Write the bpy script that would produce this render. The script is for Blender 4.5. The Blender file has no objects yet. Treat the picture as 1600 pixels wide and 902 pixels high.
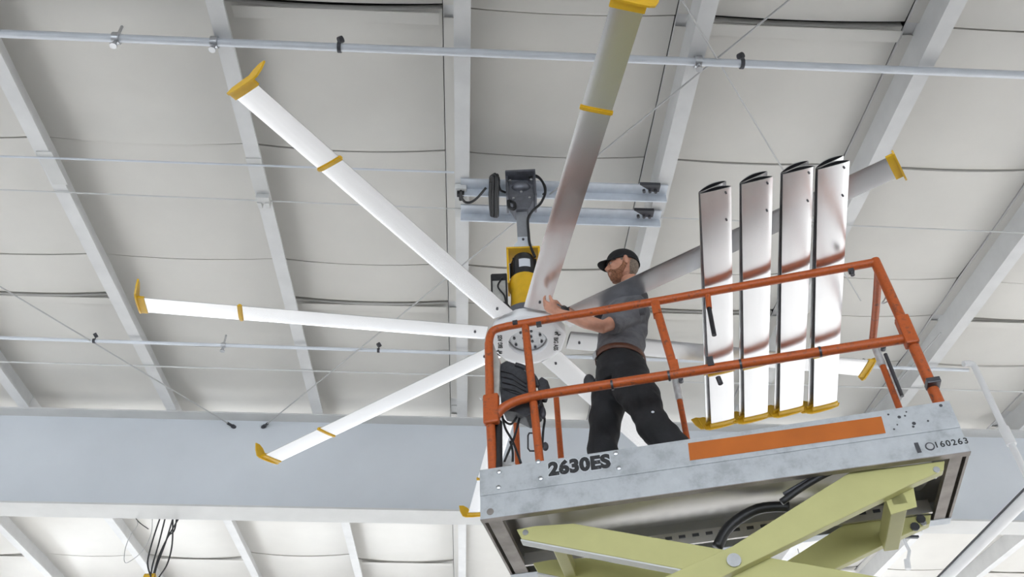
import bpy, math, random
from mathutils import Vector, Matrix
random.seed(4)
C = bpy.context.scene.collection
PI = math.pi

# ---------------------------------------------------------------- camera
CAMZ = 1.6
PITCH, ROLL, FPX = 0.73644513, -0.04205925, 1380.739
_F = Vector((0, math.cos(PITCH), math.sin(PITCH)))
_r = Vector((1, 0, 0)); _u = Vector((0, -math.sin(PITCH), math.cos(PITCH)))
_R = math.cos(ROLL) * _r + math.sin(ROLL) * _u
_U = -math.sin(ROLL) * _r + math.cos(ROLL) * _u
CAM = Vector((0, 0, CAMZ))
cd = bpy.data.cameras.new('camera'); cam = bpy.data.objects.new('camera', cd); C.objects.link(cam)
m = Matrix((( _R.x, _U.x, -_F.x, 0), (_R.y, _U.y, -_F.y, 0), (_R.z, _U.z, -_F.z, CAMZ), (0, 0, 0, 1)))
cam.matrix_world = m
cd.sensor_width = 36; cd.lens = FPX / 1600 * 36; cd.clip_end = 200
bpy.context.scene.camera = cam

# ---------------------------------------------------------------- world, exposure
vs = bpy.context.scene.view_settings
vs.view_transform = 'Standard'; vs.look = 'None'; vs.gamma = 1; vs.use_curve_mapping = False
vs.exposure = 0.12
WORLD_STR = 0.3
W_BACK, W_LEFT, W_RIGHT, W_FRONT = 3.4, 0.8, 1.0, 8.0
FILL_W = 290.0
wd = bpy.data.worlds.new('world'); bpy.context.scene.world = wd; wd.use_nodes = True
wd.node_tree.nodes['Background'].inputs[0].default_value = (0.85, 0.92, 1.0, 1)
wd.node_tree.nodes['Background'].inputs[1].default_value = WORLD_STR

# ---------------------------------------------------------------- measuring helpers (real planes in the hall)
def ray(x, y):
    return ((x - 800) * _R - (y - 451) * _U + FPX * _F).normalized()
def on_z(x, y, z):
    d = ray(x, y); return CAM + d * ((z - CAMZ) / d.z)
def on_y(x, y, Y):
    d = ray(x, y); return CAM + d * (Y / d.y)

# ---------------------------------------------------------------- materials
def nmat(name, col, rough=0.6, metal=0.0, noise=0.0, scale=8.0, bump=0.0, bscale=40.0, spec=0.5, stretch=None):
    mt = bpy.data.materials.new(name); mt.use_nodes = True
    nt = mt.node_tree; b = nt.nodes['Principled BSDF']
    b.inputs['Base Color'].default_value = (*col, 1)
    b.inputs['Roughness'].default_value = rough; b.inputs['Metallic'].default_value = metal
    b.inputs['Specular IOR Level'].default_value = spec
    tc = nt.nodes.new('ShaderNodeTexCoord'); mp = nt.nodes.new('ShaderNodeMapping')
    nt.links.new(tc.outputs['Object'], mp.inputs[0])
    if stretch: mp.inputs['Scale'].default_value = stretch
    if noise:
        n = nt.nodes.new('ShaderNodeTexNoise'); n.inputs['Scale'].default_value = scale; n.inputs['Detail'].default_value = 6
        nt.links.new(mp.outputs[0], n.inputs['Vector'])
        r = nt.nodes.new('ShaderNodeValToRGB')
        lo = tuple(c * (1 - noise) for c in col); hi = tuple(min(1, c * (1 + noise)) for c in col)
        r.color_ramp.elements[0].position = 0.3; r.color_ramp.elements[1].position = 0.7
        r.color_ramp.elements[0].color = (*lo, 1); r.color_ramp.elements[1].color = (*hi, 1)
        nt.links.new(n.outputs['Fac'], r.inputs[0]); nt.links.new(r.outputs[0], b.inputs['Base Color'])
    if bump:
        n2 = nt.nodes.new('ShaderNodeTexNoise'); n2.inputs['Scale'].default_value = bscale; n2.inputs['Detail'].default_value = 4
        nt.links.new(mp.outputs[0], n2.inputs['Vector'])
        bp = nt.nodes.new('ShaderNodeBump'); bp.inputs['Strength'].default_value = bump; bp.inputs['Distance'].default_value = 0.01
        nt.links.new(n2.outputs['Fac'], bp.inputs['Height']); nt.links.new(bp.outputs[0], b.inputs['Normal'])
    return mt
def worn(name, col, col2, scale=30, lo=0.62, hi=0.7, rough=0.5, metal=0.0):
    mt = nmat(name, col, rough, metal); nt = mt.node_tree; b = nt.nodes['Principled BSDF']
    tc = nt.nodes['Texture Coordinate']
    n = nt.nodes.new('ShaderNodeTexNoise'); n.inputs['Scale'].default_value = scale; n.inputs['Detail'].default_value = 8
    n.inputs['Roughness'].default_value = 0.7
    nt.links.new(tc.outputs['Object'], n.inputs['Vector'])
    r = nt.nodes.new('ShaderNodeValToRGB'); r.color_ramp.elements[0].position = lo; r.color_ramp.elements[1].position = hi
    r.color_ramp.elements[0].color = (*col, 1); r.color_ramp.elements[1].color = (*col2, 1)
    e = r.color_ramp.elements.new(0.35); e.color = (*[c * 0.78 for c in col], 1)
    e2 = r.color_ramp.elements.new(0.5); e2.color = (*col, 1)
    nt.links.new(n.outputs['Fac'], r.inputs[0]); nt.links.new(r.outputs[0], b.inputs['Base Color'])
    return mt
def emis(name, col, s):
    mt = bpy.data.materials.new(name); mt.use_nodes = True; nt = mt.node_tree
    b = nt.nodes['Principled BSDF']; b.inputs['Base Color'].default_value = (*col, 1)
    b.inputs['Emission Color'].default_value = (*col, 1); b.inputs['Emission Strength'].default_value = s
    return mt

M = {}
M['panel'] = nmat('insulation_white_vinyl', (0.70, 0.68, 0.64), 0.34, noise=0.03, scale=2.0, bump=0.06, bscale=7)
M['purlin'] = nmat('purlin_white_primer', (0.70, 0.70, 0.70), 0.45, noise=0.05, scale=5, bump=0.05)
M['web'] = nmat('beam_pale_blue_grey_paint', (0.66, 0.69, 0.73), 0.5, noise=0.04, scale=1.5)  # pale beam paint with the cool light's blue cast in the colour
M['flange'] = nmat('beam_flange_off_white', (0.64, 0.64, 0.63), 0.5, noise=0.04, scale=4)
M['deck_dark'] = nmat('roof_deck_dark', (0.10, 0.10, 0.10), 0.8)
M['floor_near'] = nmat('dark_rubber_floor', (0.17, 0.17, 0.175), 0.6, noise=0.15, scale=3)  # dark tone that dims blade reflections and bounce light
M['floor_far'] = nmat('pale_sealed_concrete', (0.74, 0.74, 0.74), 0.35, noise=0.06, scale=1)
M['wall'] = nmat('wall_white_paint', (0.74, 0.75, 0.76), 0.6, noise=0.03, scale=2)
M['alu'] = nmat('satin_aluminium', (0.75, 0.75, 0.765), 0.27, 1.0, noise=0.03, scale=6, stretch=(0.3, 6, 6))
M['alu_in'] = nmat('blade_inner_dark', (0.05, 0.05, 0.055), 0.6, 0.3)  # aluminium inside the hollow, its shade put into the colour
M['yellow'] = nmat('yellow_plastic', (0.68, 0.40, 0.015), 0.4, noise=0.08, scale=20)
M['hubw'] = nmat('hub_white_powder_coat', (0.78, 0.78, 0.79), 0.35, noise=0.02)
M['steel'] = nmat('machined_steel', (0.55, 0.56, 0.58), 0.32, 0.9, noise=0.1, scale=20)
M['bolt'] = nmat('dark_bolt', (0.10, 0.10, 0.11), 0.4, 0.8)
M['motor'] = nmat('black_motor_paint', (0.018, 0.018, 0.02), 0.35, noise=0.2, scale=30)
M['black'] = nmat('black_rubber', (0.012, 0.012, 0.014), 0.45, noise=0.2, scale=40)
M['blackp'] = nmat('black_moulded_plastic', (0.035, 0.036, 0.042), 0.55, noise=0.3, scale=50, bump=0.2, bscale=120)
M['label'] = nmat('pale_label', (0.62, 0.64, 0.68), 0.5)
M['mast'] = nmat('grey_powder_coat', (0.30, 0.31, 0.33), 0.4, 0.3, noise=0.08, scale=20)
M['mount'] = nmat('dark_grey_cast_mount', (0.16, 0.165, 0.19), 0.42, 0.5, noise=0.2, scale=25)
M['channel'] = nmat('galvanised_angle', (0.66, 0.70, 0.76), 0.4, 0.35, noise=0.08, scale=12)
M['galv'] = worn('galvanised_side_sheet', (0.51, 0.53, 0.55), (0.60, 0.62, 0.64), 9, 0.50, 0.80, 0.42, 0.35)
M['galvd'] = nmat('deck_underside_steel', (0.62, 0.60, 0.58), 0.33, 0.85, noise=0.06, scale=4)
M['endp'] = nmat('dull_end_steel', (0.30, 0.27, 0.25), 0.45, 0.7, noise=0.25, scale=9)
M['orange'] = worn('worn_orange_paint', (0.46, 0.092, 0.016), (0.16, 0.055, 0.03), 30, 0.53, 0.68, 0.45)
M['stripe'] = nmat('orange_reflective_tape', (0.49, 0.125, 0.012), 0.4, noise=0.10, scale=5)
M['olive'] = nmat('pale_olive_paint', (0.52, 0.50, 0.215), 0.42, noise=0.05, scale=6)
M['ink'] = nmat('black_lettering', (0.015, 0.015, 0.016), 0.5)
M['inkw'] = worn('faded_black_lettering', (0.02, 0.02, 0.022), (0.30, 0.31, 0.32), 45, 0.60, 0.68, 0.5)
M['outline'] = nmat('pale_letter_edge', (0.62, 0.64, 0.66), 0.5)
M['pipe'] = nmat('white_painted_pipe', (0.70, 0.73, 0.78), 0.35, 0.1, noise=0.04, scale=9)
M['pvc'] = nmat('white_duct_pipe', (0.76, 0.76, 0.77), 0.4, noise=0.03, scale=6)
M['wire'] = nmat('galvanised_cable', (0.50, 0.50, 0.50), 0.5, 0.4)
M['wired'] = nmat('dark_wire', (0.03, 0.03, 0.032), 0.5)
M['clampd'] = nmat('dark_clamp', (0.07, 0.07, 0.08), 0.5, 0.4)
M['skin'] = nmat('skin', (0.52, 0.25, 0.165), 0.5, noise=0.12, scale=25, bump=0.1, bscale=90)
M['beard'] = nmat('ginger_grey_beard', (0.27, 0.115, 0.06), 0.8, noise=0.5, scale=120, bump=0.6, bscale=200)
M['hair'] = nmat('short_grey_brown_hair', (0.22, 0.17, 0.13), 0.8, noise=0.4, scale=120, bump=0.5, bscale=200)
M['cap'] = nmat('black_cotton_cap', (0.008, 0.008, 0.01), 0.8, noise=0.3, scale=60, bump=0.2, bscale=150)
M['shirt'] = nmat('grey_cotton_shirt', (0.125, 0.125, 0.135), 0.85, noise=0.22, scale=14, bump=0.9, bscale=16, stretch=(1, 1, 2.2))
M['pants'] = nmat('black_work_trousers', (0.010, 0.010, 0.012), 0.8, noise=0.4, scale=12, bump=0.8, bscale=14)
M['belt'] = nmat('brown_leather_belt', (0.085, 0.03, 0.015), 0.5, noise=0.3, scale=30)
M['boot'] = nmat('dark_leather_boot', (0.02, 0.016, 0.013), 0.5, noise=0.3, scale=30)
M['eye'] = nmat('eye_white', (0.35, 0.30, 0.28), 0.3)
M['grey'] = nmat('weathered_grey_board', (0.42, 0.41, 0.38), 0.6, noise=0.2, scale=18)
M['tape'] = nmat('silver_tape', (0.6, 0.6, 0.6), 0.4, 0.5, noise=0.2, scale=30)

# ---------------------------------------------------------------- mesh builder
class MB:
    def __init__(s): s.v = []; s.f = []
    def add(s, vs, fs):
        o = len(s.v); s.v += [Vector(p) for p in vs]; s.f += [[i + o for i in f] for f in fs]; return s
    def box(s, c, ax, ay, az, hx, hy, hz):
        c = Vector(c); X = Vector(ax).normalized() * hx; Y = Vector(ay).normalized() * hy; Z = Vector(az).normalized() * hz
        p = [c + sx * X + sy * Y + sz * Z for sz in (-1, 1) for sy in (-1, 1) for sx in (-1, 1)]
        return s.add(p, [(0, 2, 3, 1), (4, 5, 7, 6), (0, 1, 5, 4), (2, 6, 7, 3), (0, 4, 6, 2), (1, 3, 7, 5)])
    def prism(s, pts, off):
        off = Vector(off); n = len(pts); a = [Vector(p) for p in pts]; b = [p + off for p in a]
        return s.add(a + b, [list(range(n))[::-1], list(range(n, 2 * n))] + [(i, (i + 1) % n, n + (i + 1) % n, n + i) for i in range(n)])
    def tube(s, pts, r, n=10, closed=False, caps=True, flat=None):
        pts = [Vector(p) for p in pts]; k = len(pts)
        rs = r if isinstance(r, (list, tuple)) else [r] * k
        t0 = (pts[1] - pts[0]).normalized()
        up = Vector((0, 0, 1)) if abs(t0.z) < 0.9 else Vector((0, 1, 0))
        nx = t0.cross(up).normalized(); vs = []; 
        for i, p in enumerate(pts):
            if closed: t = (pts[(i + 1) % k] - pts[i - 1]).normalized()
            elif i == 0: t = t0
            elif i == k - 1: t = (pts[-1] - pts[-2]).normalized()
            else: t = ((pts[i + 1] - p).normalized() + (p - pts[i - 1]).normalized()).normalized()
            nx = (nx - t * nx.dot(t)).normalized(); ny = t.cross(nx)
            for j in range(n):
                a = 2 * PI * j / n + (PI / n if n == 4 else 0)
                vs.append(p + (nx * math.cos(a) + ny * math.sin(a)) * rs[i])
        fs = []
        for i in range(k if closed else k - 1):
            for j in range(n):
                a = i * n + j; b = i * n + (j + 1) % n; c = ((i + 1) % k) * n + (j + 1) % n; d = ((i + 1) % k) * n + j
                fs.append((a, b, c, d))
        if caps and not closed: fs += [list(range(n))[::-1], list(range((k - 1) * n, k * n))]
        return s.add(vs, fs)
    def cyl(s, a, b, r, n=16, r2=None):
        return s.tube([a, b], [r, r if r2 is None else r2], n)
    def ball(s, c, rx, ry, rz, rot=None, nu=16, nv=10):
        c = Vector(c); vs = []; fs = []; rot = rot or Matrix.Identity(3)
        for i in range(nv + 1):
            th = PI * i / nv
            for j in range(nu):
                a = 2 * PI * j / nu
                vs.append(c + rot @ Vector((rx * math.sin(th) * math.cos(a), ry * math.sin(th) * math.sin(a), rz * math.cos(th))))
        for i in range(nv):
            for j in range(nu):
                fs.append((i * nu + j, i * nu + nu * 0 + (j + 1) % nu, (i + 1) * nu + (j + 1) % nu, (i + 1) * nu + j)[::-1])
        return s.add(vs, fs)

def smooth_path(pts, n=6):
    pts = [Vector(p) for p in pts]; out = []
    P = [pts[0]] + pts + [pts[-1]]
    for i in range(1, len(P) - 2):
        for k in range(n):
            t = k / n; a, b, c, d = P[i - 1], P[i], P[i + 1], P[i + 2]
            out.append(0.5 * ((2 * b) + (c - a) * t + (2 * a - 5 * b + 4 * c - d) * t * t + (3 * b - a - 3 * c + d) * t ** 3))
    out.append(pts[-1]); return out

ORG = {}
def mk(name, mb, mat, parent=None, local=False, smooth=False, bevel=0.0):
    """one mesh object; vertices are given in hall coordinates unless local"""
    o0 = Vector((0, 0, 0)) if (local or parent is None) else ORG.get(parent.name, Vector((0, 0, 0)))
    if parent is None and not local:
        lo = Vector([min(v[i] for v in mb.v) for i in range(3)]); hi = Vector([max(v[i] for v in mb.v) for i in range(3)])
        o0 = Vector(((lo.x + hi.x) / 2, (lo.y + hi.y) / 2, lo.z))
    me = bpy.data.meshes.new(name); me.from_pydata([v - o0 for v in mb.v], [], mb.f); me.update()
    mats = mat if isinstance(mat, list) else [mat]
    for q in mats: me.materials.append(q)
    import bmesh
    bm = bmesh.new(); bm.from_mesh(me); bmesh.ops.recalc_face_normals(bm, faces=bm.faces); bm.to_mesh(me); bm.free()
    if smooth:
        for p in me.polygons: p.use_smooth = True
        if smooth == 'auto':
            me.set_sharp_from_angle(angle=math.radians(38))
    o = bpy.data.objects.new(name, me); C.objects.link(o)
    if parent is None: o.location = o0; ORG[o.name] = o0
    else: o.parent = parent; ORG[o.name] = ORG.get(parent.name, Vector((0, 0, 0)))
    if bevel:
        bv = o.modifiers.new('bevel', 'BEVEL'); bv.width = bevel; bv.segments = 2; bv.limit_method = 'ANGLE'
    return o
def empty(name, loc):
    o = bpy.data.objects.new(name, None); C.objects.link(o); o.location = loc; o.empty_display_size = 0.1
    ORG[o.name] = Vector(loc); return o
def tag(o, label=None, cat=None, group=None, kind=None):
    if label: o['label'] = label
    if cat: o['category'] = cat
    if group: o['group'] = group
    if kind: o['kind'] = kind
    return o
def text_obj(name, txt, size, origin, xd, yd, mat, parent, ext=0.001, offset=0.0, spacing=1.0, shear=0.0, sx=1.0):
    cu = bpy.data.curves.new('t', 'FONT'); cu.body = txt; cu.size = size; cu.extrude = ext; cu.offset = offset
    cu.space_character = spacing; cu.shear = shear; cu.resolution_u = 4
    to = bpy.data.objects.new('t', cu); C.objects.link(to)
    dg = bpy.context.evaluated_depsgraph_get(); me = bpy.data.meshes.new_from_object(to.evaluated_get(dg))
    bpy.data.objects.remove(to); me.name = name
    xd = Vector(xd).normalized(); yd = Vector(yd).normalized(); zd = xd.cross(yd)
    o0 = ORG[parent.name]
    for v in me.vertices:
        p = Vector(origin) + xd * v.co.x * sx + yd * v.co.y + zd * v.co.z
        v.co = p - o0
    me.materials.clear(); me.materials.append(mat)
    o = bpy.data.objects.new(name, me); C.objects.link(o); o.parent = parent; ORG[o.name] = o0
    return o

# ---------------------------------------------------------------- roof frame: a along the frames, b along the purlins, c out of the roof
RP = Vector((-0.357, 4.59, 5.2 + CAMZ))
EX = Vector((0.99696651, 0.07238254, -0.02861033)); EY = Vector((-0.0702999, 0.99519864, 0.06809991)); EN = EX.cross(EY)
def rf(a, b, c=0.0): return RP + a * EX + b * EY + c * EN
def on_roof(x, y, c=0.0):
    d = ray(x, y); return CAM + d * (((RP + c * EN - CAM).dot(EN)) / d.dot(EN))
def roof_z(x, y, c=0.0):
    p = RP + c * EN; return p.z - ((x - p.x) * EN.x + (y - p.y) * EN.y) / EN.z
AX0, AX1 = -13.26, 11.70           # hall extent in a
PS = 1.56
# ceiling
ceil = empty('ceiling', rf(0, 3, 0.3)); tag(ceil, 'sloping roof lined with white insulation between steel purlins', kind='structure')
d = MB(); d.box(rf(-0.78, 3.5, 0.36), EX, EY, EN, 13.4, 17.0, 0.03); mk('roof_deck', d, M['deck_dark'], ceil)
# insulation panels, thin and thick joints, sagging between purlins
def seam_list(bay):
    # thin joints are 1.38 apart; wide dark joints 3.22 apart in every other bay
    wd_ = 0.038 if bay % 2 else 0.014
    s = [(-0.2 + 1.375 * k, 0.012) for k in range(-9, 13)] + ([(-1.49 + 3.23 * k, wd_) for k in range(-4, 6)] if bay != -2 else [])
    s.sort(); out = []
    for q in s:
        if out and q[0] - out[-1][0] < 0.25:
            if q[1] > out[-1][1]: out[-1] = q
        else: out.append(q)
    return out
for k in range(-8, 8):
    seams = seam_list(k)
    if k % 2:
        for j in range(-3, 5):
            mb = MB(); mb.box(rf((k + 0.5) * PS - 0.06, -1.49 + 3.23 * j + 0.062, 0.195), EX, EY, EN, PS / 2 - 0.10, 0.045, 0.004); mk('bridging_bar', mb, M['panel'], ceil)
    a0 = k * PS - 0.050; a1 = (k + 1) * PS - 0.142
    for (s0, s1) in zip(seams[:-1], seams[1:]):
        b0 = s0[0] + s0[1] / 2; b1 = s1[0] - s1[1] / 2
        vs = []; fs = []; nu, nv = 8, 5
        sag = random.uniform(0.030, 0.050); sk = random.uniform(-0.008, 0.008)
        for j in range(nv + 1):
            for i in range(nu + 1):
                u = i / nu; v = j / nv
                z = 0.25 - sag * math.sin(PI * u) ** 0.8 - 0.012 * math.sin(PI * v) + sk * (v - 0.5)
                vs.append(rf(a0 + (a1 - a0) * u, b0 + (b1 - b0) * v, z))
        n0 = len(vs)
        for j in range(nv + 1):
            for i in range(nu + 1):
                vs.append(vs[j * (nu + 1) + i] + EN * 0.05)
        w = nu + 1
        for j in range(nv):
            for i in range(nu):
                q = j * w + i; fs.append((q, q + w, q + w + 1, q + 1))
        for i in range(nu):
            fs.append((i, i + 1, n0 + i + 1, n0 + i)); q = nv * w + i; fs.append((q + 1, q, n0 + q, n0 + q + 1))
        for j in range(nv):
            q = j * w; fs.append((q + w, q, n0 + q, n0 + q + w)); q = j * w + nu; fs.append((q, q + w, n0 + q + w, n0 + q))
        mb = MB(); mb.add(vs, fs); mk('insulation_panel', mb, M['panel'], ceil, smooth='auto')
# Z purlins
def z_purlin(a, b0, b1):
    t = 0.006
    sec = [(-0.055, 0.0), (0.055, 0.0), (0.055, 0.022), (0.049, 0.022), (0.049, t), (-0.049, t), (-0.049, 0.25),
           (-0.135, 0.25), (-0.135, 0.232), (-0.129, 0.232), (-0.129, 0.244), (-0.055, 0.244)]
    mb = MB(); mb.prism([rf(a + x, b0, z) for x, z in sec], EY * (b1 - b0)); return mb
def facing_strip(a, b0, b1):
    mb = MB(); mb.box(rf(a - 0.092, (b0 + b1) / 2, 0.228), EX, EY, EN, 0.038, (b1 - b0) / 2, 0.003); return mb
for k in range(-8, 8):
    mk('purlin', z_purlin(k * PS, -13.0, 3.47 + 0.165), M['purlin'], ceil)
    mk('purlin', z_purlin(k * PS, 3.47 + 0.175, 19.4), M['purlin'], ceil)
    for b0, b1 in ((-12.9, -1.52), (-1.42, 1.70), (1.80, 3.45), (3.8, 19.0)): mk('facing_strip', facing_strip(k * PS, b0, b1), M['panel'], ceil)
# lap joint plates and angle clip on two purlins
for (a, b) in ((-3.1, 0.02), (-1.56, 0.02), (0.0, 0.25)):
    mb = MB(); mb.box(rf(a, b - 0.14, -0.004), EX, EY, EN, 0.057, 0.17, 0.004); mk('lap_plate', mb, M['flange'], ceil)
q = rf(-1.555, 0.12, -0.025); mb = MB(); mb.box(q, EX, EY, EN, 0.05, 0.035, 0.022); mb.box(q + EY * 0.05 - EX * 0.03, EX, EY, EN, 0.016, 0.03, 0.03); mb.box(q + EY * 0.05 + EX * 0.03, EX, EY, EN, 0.016, 0.03, 0.03)
mk('purlin_bracket', mb, M['flange'], ceil)
# main frame beams
def frame_beam(b, depth=1.08):
    o = empty('roof_beam', rf(-0.78, b, -depth)); o.parent = ceil; o.location = rf(-0.78, b, -depth) - ORG[ceil.name]
    L = 12.4
    mb = MB(); mb.box(rf(-0.78, b, -depth / 2), EX, EY, EN, L, 0.006, depth / 2 - 0.012); mk('web', mb, M['web'], o)
    mb = MB(); mb.box(rf(-0.78, b, -0.008), EX, EY, EN, L, 0.165, 0.008); mk('flange', mb, M['flange'], o)
    mb = MB(); mb.box(rf(-0.78, b, -depth), EX, EY, EN, L, 0.165, 0.010); mk('flange', mb, M['flange'], o)
    return o
frame_beam(3.635); frame_beam(11.2); frame_beam(-4.4)

# ---------------------------------------------------------------- floor and walls
X0, X1, Y0, Y1 = -13.0, 11.0, -8.5, 22.0
mb = MB(); mb.box(((X0 + X1) / 2, (Y0 + Y1) / 2, -0.1), (1, 0, 0), (0, 1, 0), (0, 0, 1), (X1 - X0) / 2, (Y1 - Y0) / 2, 0.1)
tag(mk('floor', mb, M['floor_far']), 'pale sealed concrete floor', kind='structure')
mb = MB(); mb.prism([(-5.5, -6.5, 0.0), (5.5, -6.5, 0.0), (5.5, 8.0, 0.0), (-0.5, 8.0, 0.0), (-0.5, 4.8, 0.0), (-5.5, 4.8, 0.0)], (0, 0, 0.012))  # unseen dark area shaped to grey the blade reflections and dim the roof
tag(mk('floor_mat', mb, M['floor_near']), 'dark rubber court under the lift', kind='structure')
def wall(name, p, q, wins, out):
    """wall from p to q (ground points), with openings (s0,s1,z0,z1) built as pieces"""
    p = Vector((*p, 0)); q = Vector((*q, 0)); L = (q - p).length; d = (q - p).normalized(); n = Vector(out)
    mb = MB(); cuts = sorted(wins); s = 0
    def blk(s0, s1, za, zb):
        P0 = p + d * s0; P1 = p + d * s1
        t0 = roof_z(P0.x, P0.y, 0.24) if zb is None else zb; t1 = roof_z(P1.x, P1.y, 0.24) if zb is None else zb
        a = [P0 + Vector((0, 0, za)), P1 + Vector((0, 0, za)), P1 + Vector((0, 0, t1)), P0 + Vector((0, 0, t0))]
        mb.prism(a, n * 0.2)
    for (s0, s1, z0, z1) in cuts:
        blk(s, s0, 0, None); blk(s0, s1, 0, z0); blk(s0, s1, z1, None); s = s1
    blk(s, L, 0, None)
    tag(mk(name, mb, M['wall']), 'white painted hall wall', kind='structure')
    return p, d, n
WN = [0]
def glow_windows(name, p, q, wins, out, strength, col):  # unseen glowing panes added as light sources
    P, D, N = wall(name, p, q, wins, out)
    mt = emis('daylight_' + name, col, strength)
    for (s0, s1, z0, z1) in wins:
        WN[0] += 1
        c = P + D * ((s0 + s1) / 2) + N * 0.1; w = empty('window_%d' % WN[0], c + Vector((0, 0, z0)))
        tag(w, 'large translucent daylight window', kind='structure')
        mb = MB(); mb.box(c + Vector((0, 0, (z0 + z1) / 2)), D, N, (0, 0, 1), (s1 - s0) / 2, 0.01, (z1 - z0) / 2); mk('pane', mb, mt, w)  # added glowing pane, a light source out of view
        fr = MB()
        for ss in (s0 + 0.03, (s0 + s1) / 2, s1 - 0.03):
            fr.box(P + D * ss + N * 0.08 + Vector((0, 0, (z0 + z1) / 2)), D, N, (0, 0, 1), 0.03, 0.03, (z1 - z0) / 2)
        for zz in (z0 + 0.03, z1 - 0.03): fr.box(c - N * 0.02 + Vector((0, 0, zz)), D, N, (0, 0, 1), (s1 - s0) / 2, 0.03, 0.03)
        mk('window_frame', fr, M['flange'], w)
bw = [(1.0 + i * 5.6, 5.6 + i * 5.6, 0.9, 5.0) for i in range(4)]
glow_windows('wall_back', (X0, Y1), (X1, Y1), bw, (0, 1, 0), W_BACK, (0.94, 0.97, 1.0))
lw = [(3.0 + i * 6.8, 7.6 + i * 6.8, 1.0, 4.2) for i in range(4)]
glow_windows('wall_left', (X0, Y0), (X0, Y1), lw, (-1, 0, 0), W_LEFT, (0.92, 0.96, 1.0))
glow_windows('wall_right', (X1, Y0), (X1, Y1), lw, (1, 0, 0), W_RIGHT, (1.0, 0.99, 0.97))
fw = [(2.5 + i * 6.8, 7.0 + i * 6.8, 1.0, 4.2) for i in range(3)]
glow_windows('wall_front', (X0, Y0), (X1, Y0), fw, (0, -1, 0), W_FRONT, (0.88, 0.94, 1.0))

# unseen fill lamps added beside and beyond the view, bouncing light off the floor
def fill_lamp(x, y):
    z = roof_z(x, y, 0) - 0.75; t = empty('high_bay_lamp', (x, y, z)); tag(t, 'round high-bay lamp near the %s wall, %s the big roof beam' % ('left' if x < 0 else 'right', 'beside' if y < 10 else 'far beyond'), 'lamp', 'high-bay lamps outside the view')
    mb = MB(); mb.tube([(x, y, z), (x, y, z + 0.12), (x, y, z + 0.20)], [0.22, 0.20, 0.08], 24, caps=False); mk('reflector', mb, M['flange'], t, smooth='auto')
    mb = MB(); mb.cyl((x, y, z + 0.2), (x, y, z + 0.32), 0.07, 16); mb.cyl((x, y, z + 0.3), (x, y, z + 0.76), 0.008, 8); mk('hanger', mb, M['clampd'], t, smooth='auto')
    ld = bpy.data.lights.new('high_bay', 'AREA'); ld.shape = 'DISK'; ld.size = 0.36; ld.energy = FILL_W; ld.spread = math.radians(130); ld.color = (1.0, 0.995, 0.985)
    lo = bpy.data.objects.new('high_bay_light', ld); C.objects.link(lo); lo.parent = t; lo.location = (0, 0, 0.03)
for x in (-8.6, 8.2):
    for y in (8.2, 15.0): fill_lamp(x, y)

# ---------------------------------------------------------------- pipes and cables under the roof
def rpipe(name, a0, b0, a1, b1, c, r, mat, label, cat='pipe', n=12, hang=()):
    t = empty(name, rf((a0 + a1) / 2, (b0 + b1) / 2, c)); tag(t, label, cat)
    mb = MB(); mb.cyl(rf(a0, b0, c), rf(a1, b1, c), r, n); mk('tube', mb, mat, t, smooth='auto')
    for (px, py, kind) in hang:
        q = on_roof(px, py, c)
        a = (q - RP).dot(EX); f = (a - a0) / (a1 - a0); b = b0 + (b1 - b0) * f; p = rf(a, b, c)
        h = MB()
        if kind == 'dark':
            h.cyl(p - EX * 0.012, p + EX * 0.012, r * 1.35, 14); h.cyl(p, p + EN * (0.03 + r), 0.005, 6)
            h.cyl(p + EN * (r + 0.03) - EX * 0.012 - EY * 0.01, p + EN * (r + 0.05) + EX * 0.012 - EY * 0.01, 0.024, 12); mt = M['clampd']
        else:
            h.cyl(p - EX * 0.022, p + EX * 0.022, r * 1.5, 14); h.cyl(p + EN * r, p + EN * (0.10 + r), 0.010, 8)
            h.cyl(p - EN * r, p - EN * (0.05 + r), 0.014, 8); h.cyl(p - EN * (0.045 + r), p - EN * (0.055 + r), 0.024, 8); mt = M['steel']
        mk('pipe_hanger', h, mt, t, smooth='auto')
    return t
rpipe('sprinkler_pipe', -12.5, -1.40, 10.9, -1.30, -0.045, 0.027, M['pipe'], 'thick white sprinkler pipe crossing the top of the view', hang=((183, 62, 'head'), (335, 65, 'head'), (530, 70, 'dark'), (1090, 98, 'head'), (1160, 97, 'dark')))
rpipe('sprinkler_pipe', -12.5, 1.98, 5.03, 2.235, -0.05, 0.017, M['pipe'], 'thin white pipe in front of the big roof beam, passing behind the fan blades', hang=((145, 529, 'dark'), (350, 541, 'head'), (591, 545, 'dark'), (1350, 574, 'dark')))
rpipe('sag_rod', -9.3, -0.26, -0.06, -0.22, -0.012, 0.008, M['pipe'], 'pale blue thin rod crossing the left roof bays up to the middle purlin', 'rod', 8)
rpipe('sag_rod', -9.3, 0.03, 4.68, 0.26, -0.012, 0.006, M['flange'], 'thin off-white rod crossing the roof behind the fan support angles', 'rod', 8)
rpipe('sag_rod', -9.3, 2.53, 9.0, 2.70, -0.012, 0.008, M['flange'], 'thin off-white rod running close along the big roof beam', 'rod', 8)
def onb(x, y, b):
    d = ray(x, y); o = RP + EY * b; return CAM + d * ((o - CAM).dot(EY) / d.dot(EY))
def cable(p, q, r, label, end=True):
    t = empty('brace_cable', (p + q) / 2); tag(t, label, 'cable')
    mb = MB(); mb.cyl(p, q, r, 8); mk('strand', mb, M['wire'], t, smooth='auto')
    if end:
        dd = (q - p).normalized(); mb = MB(); mb.cyl(p, p + dd * 0.09, r * 2.2, 8); mb.cyl(p - dd * 0.02, p + dd * 0.02, r * 3.4, 8)
        mk('end_fitting', mb, M['clampd'], t, smooth='auto')
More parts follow.
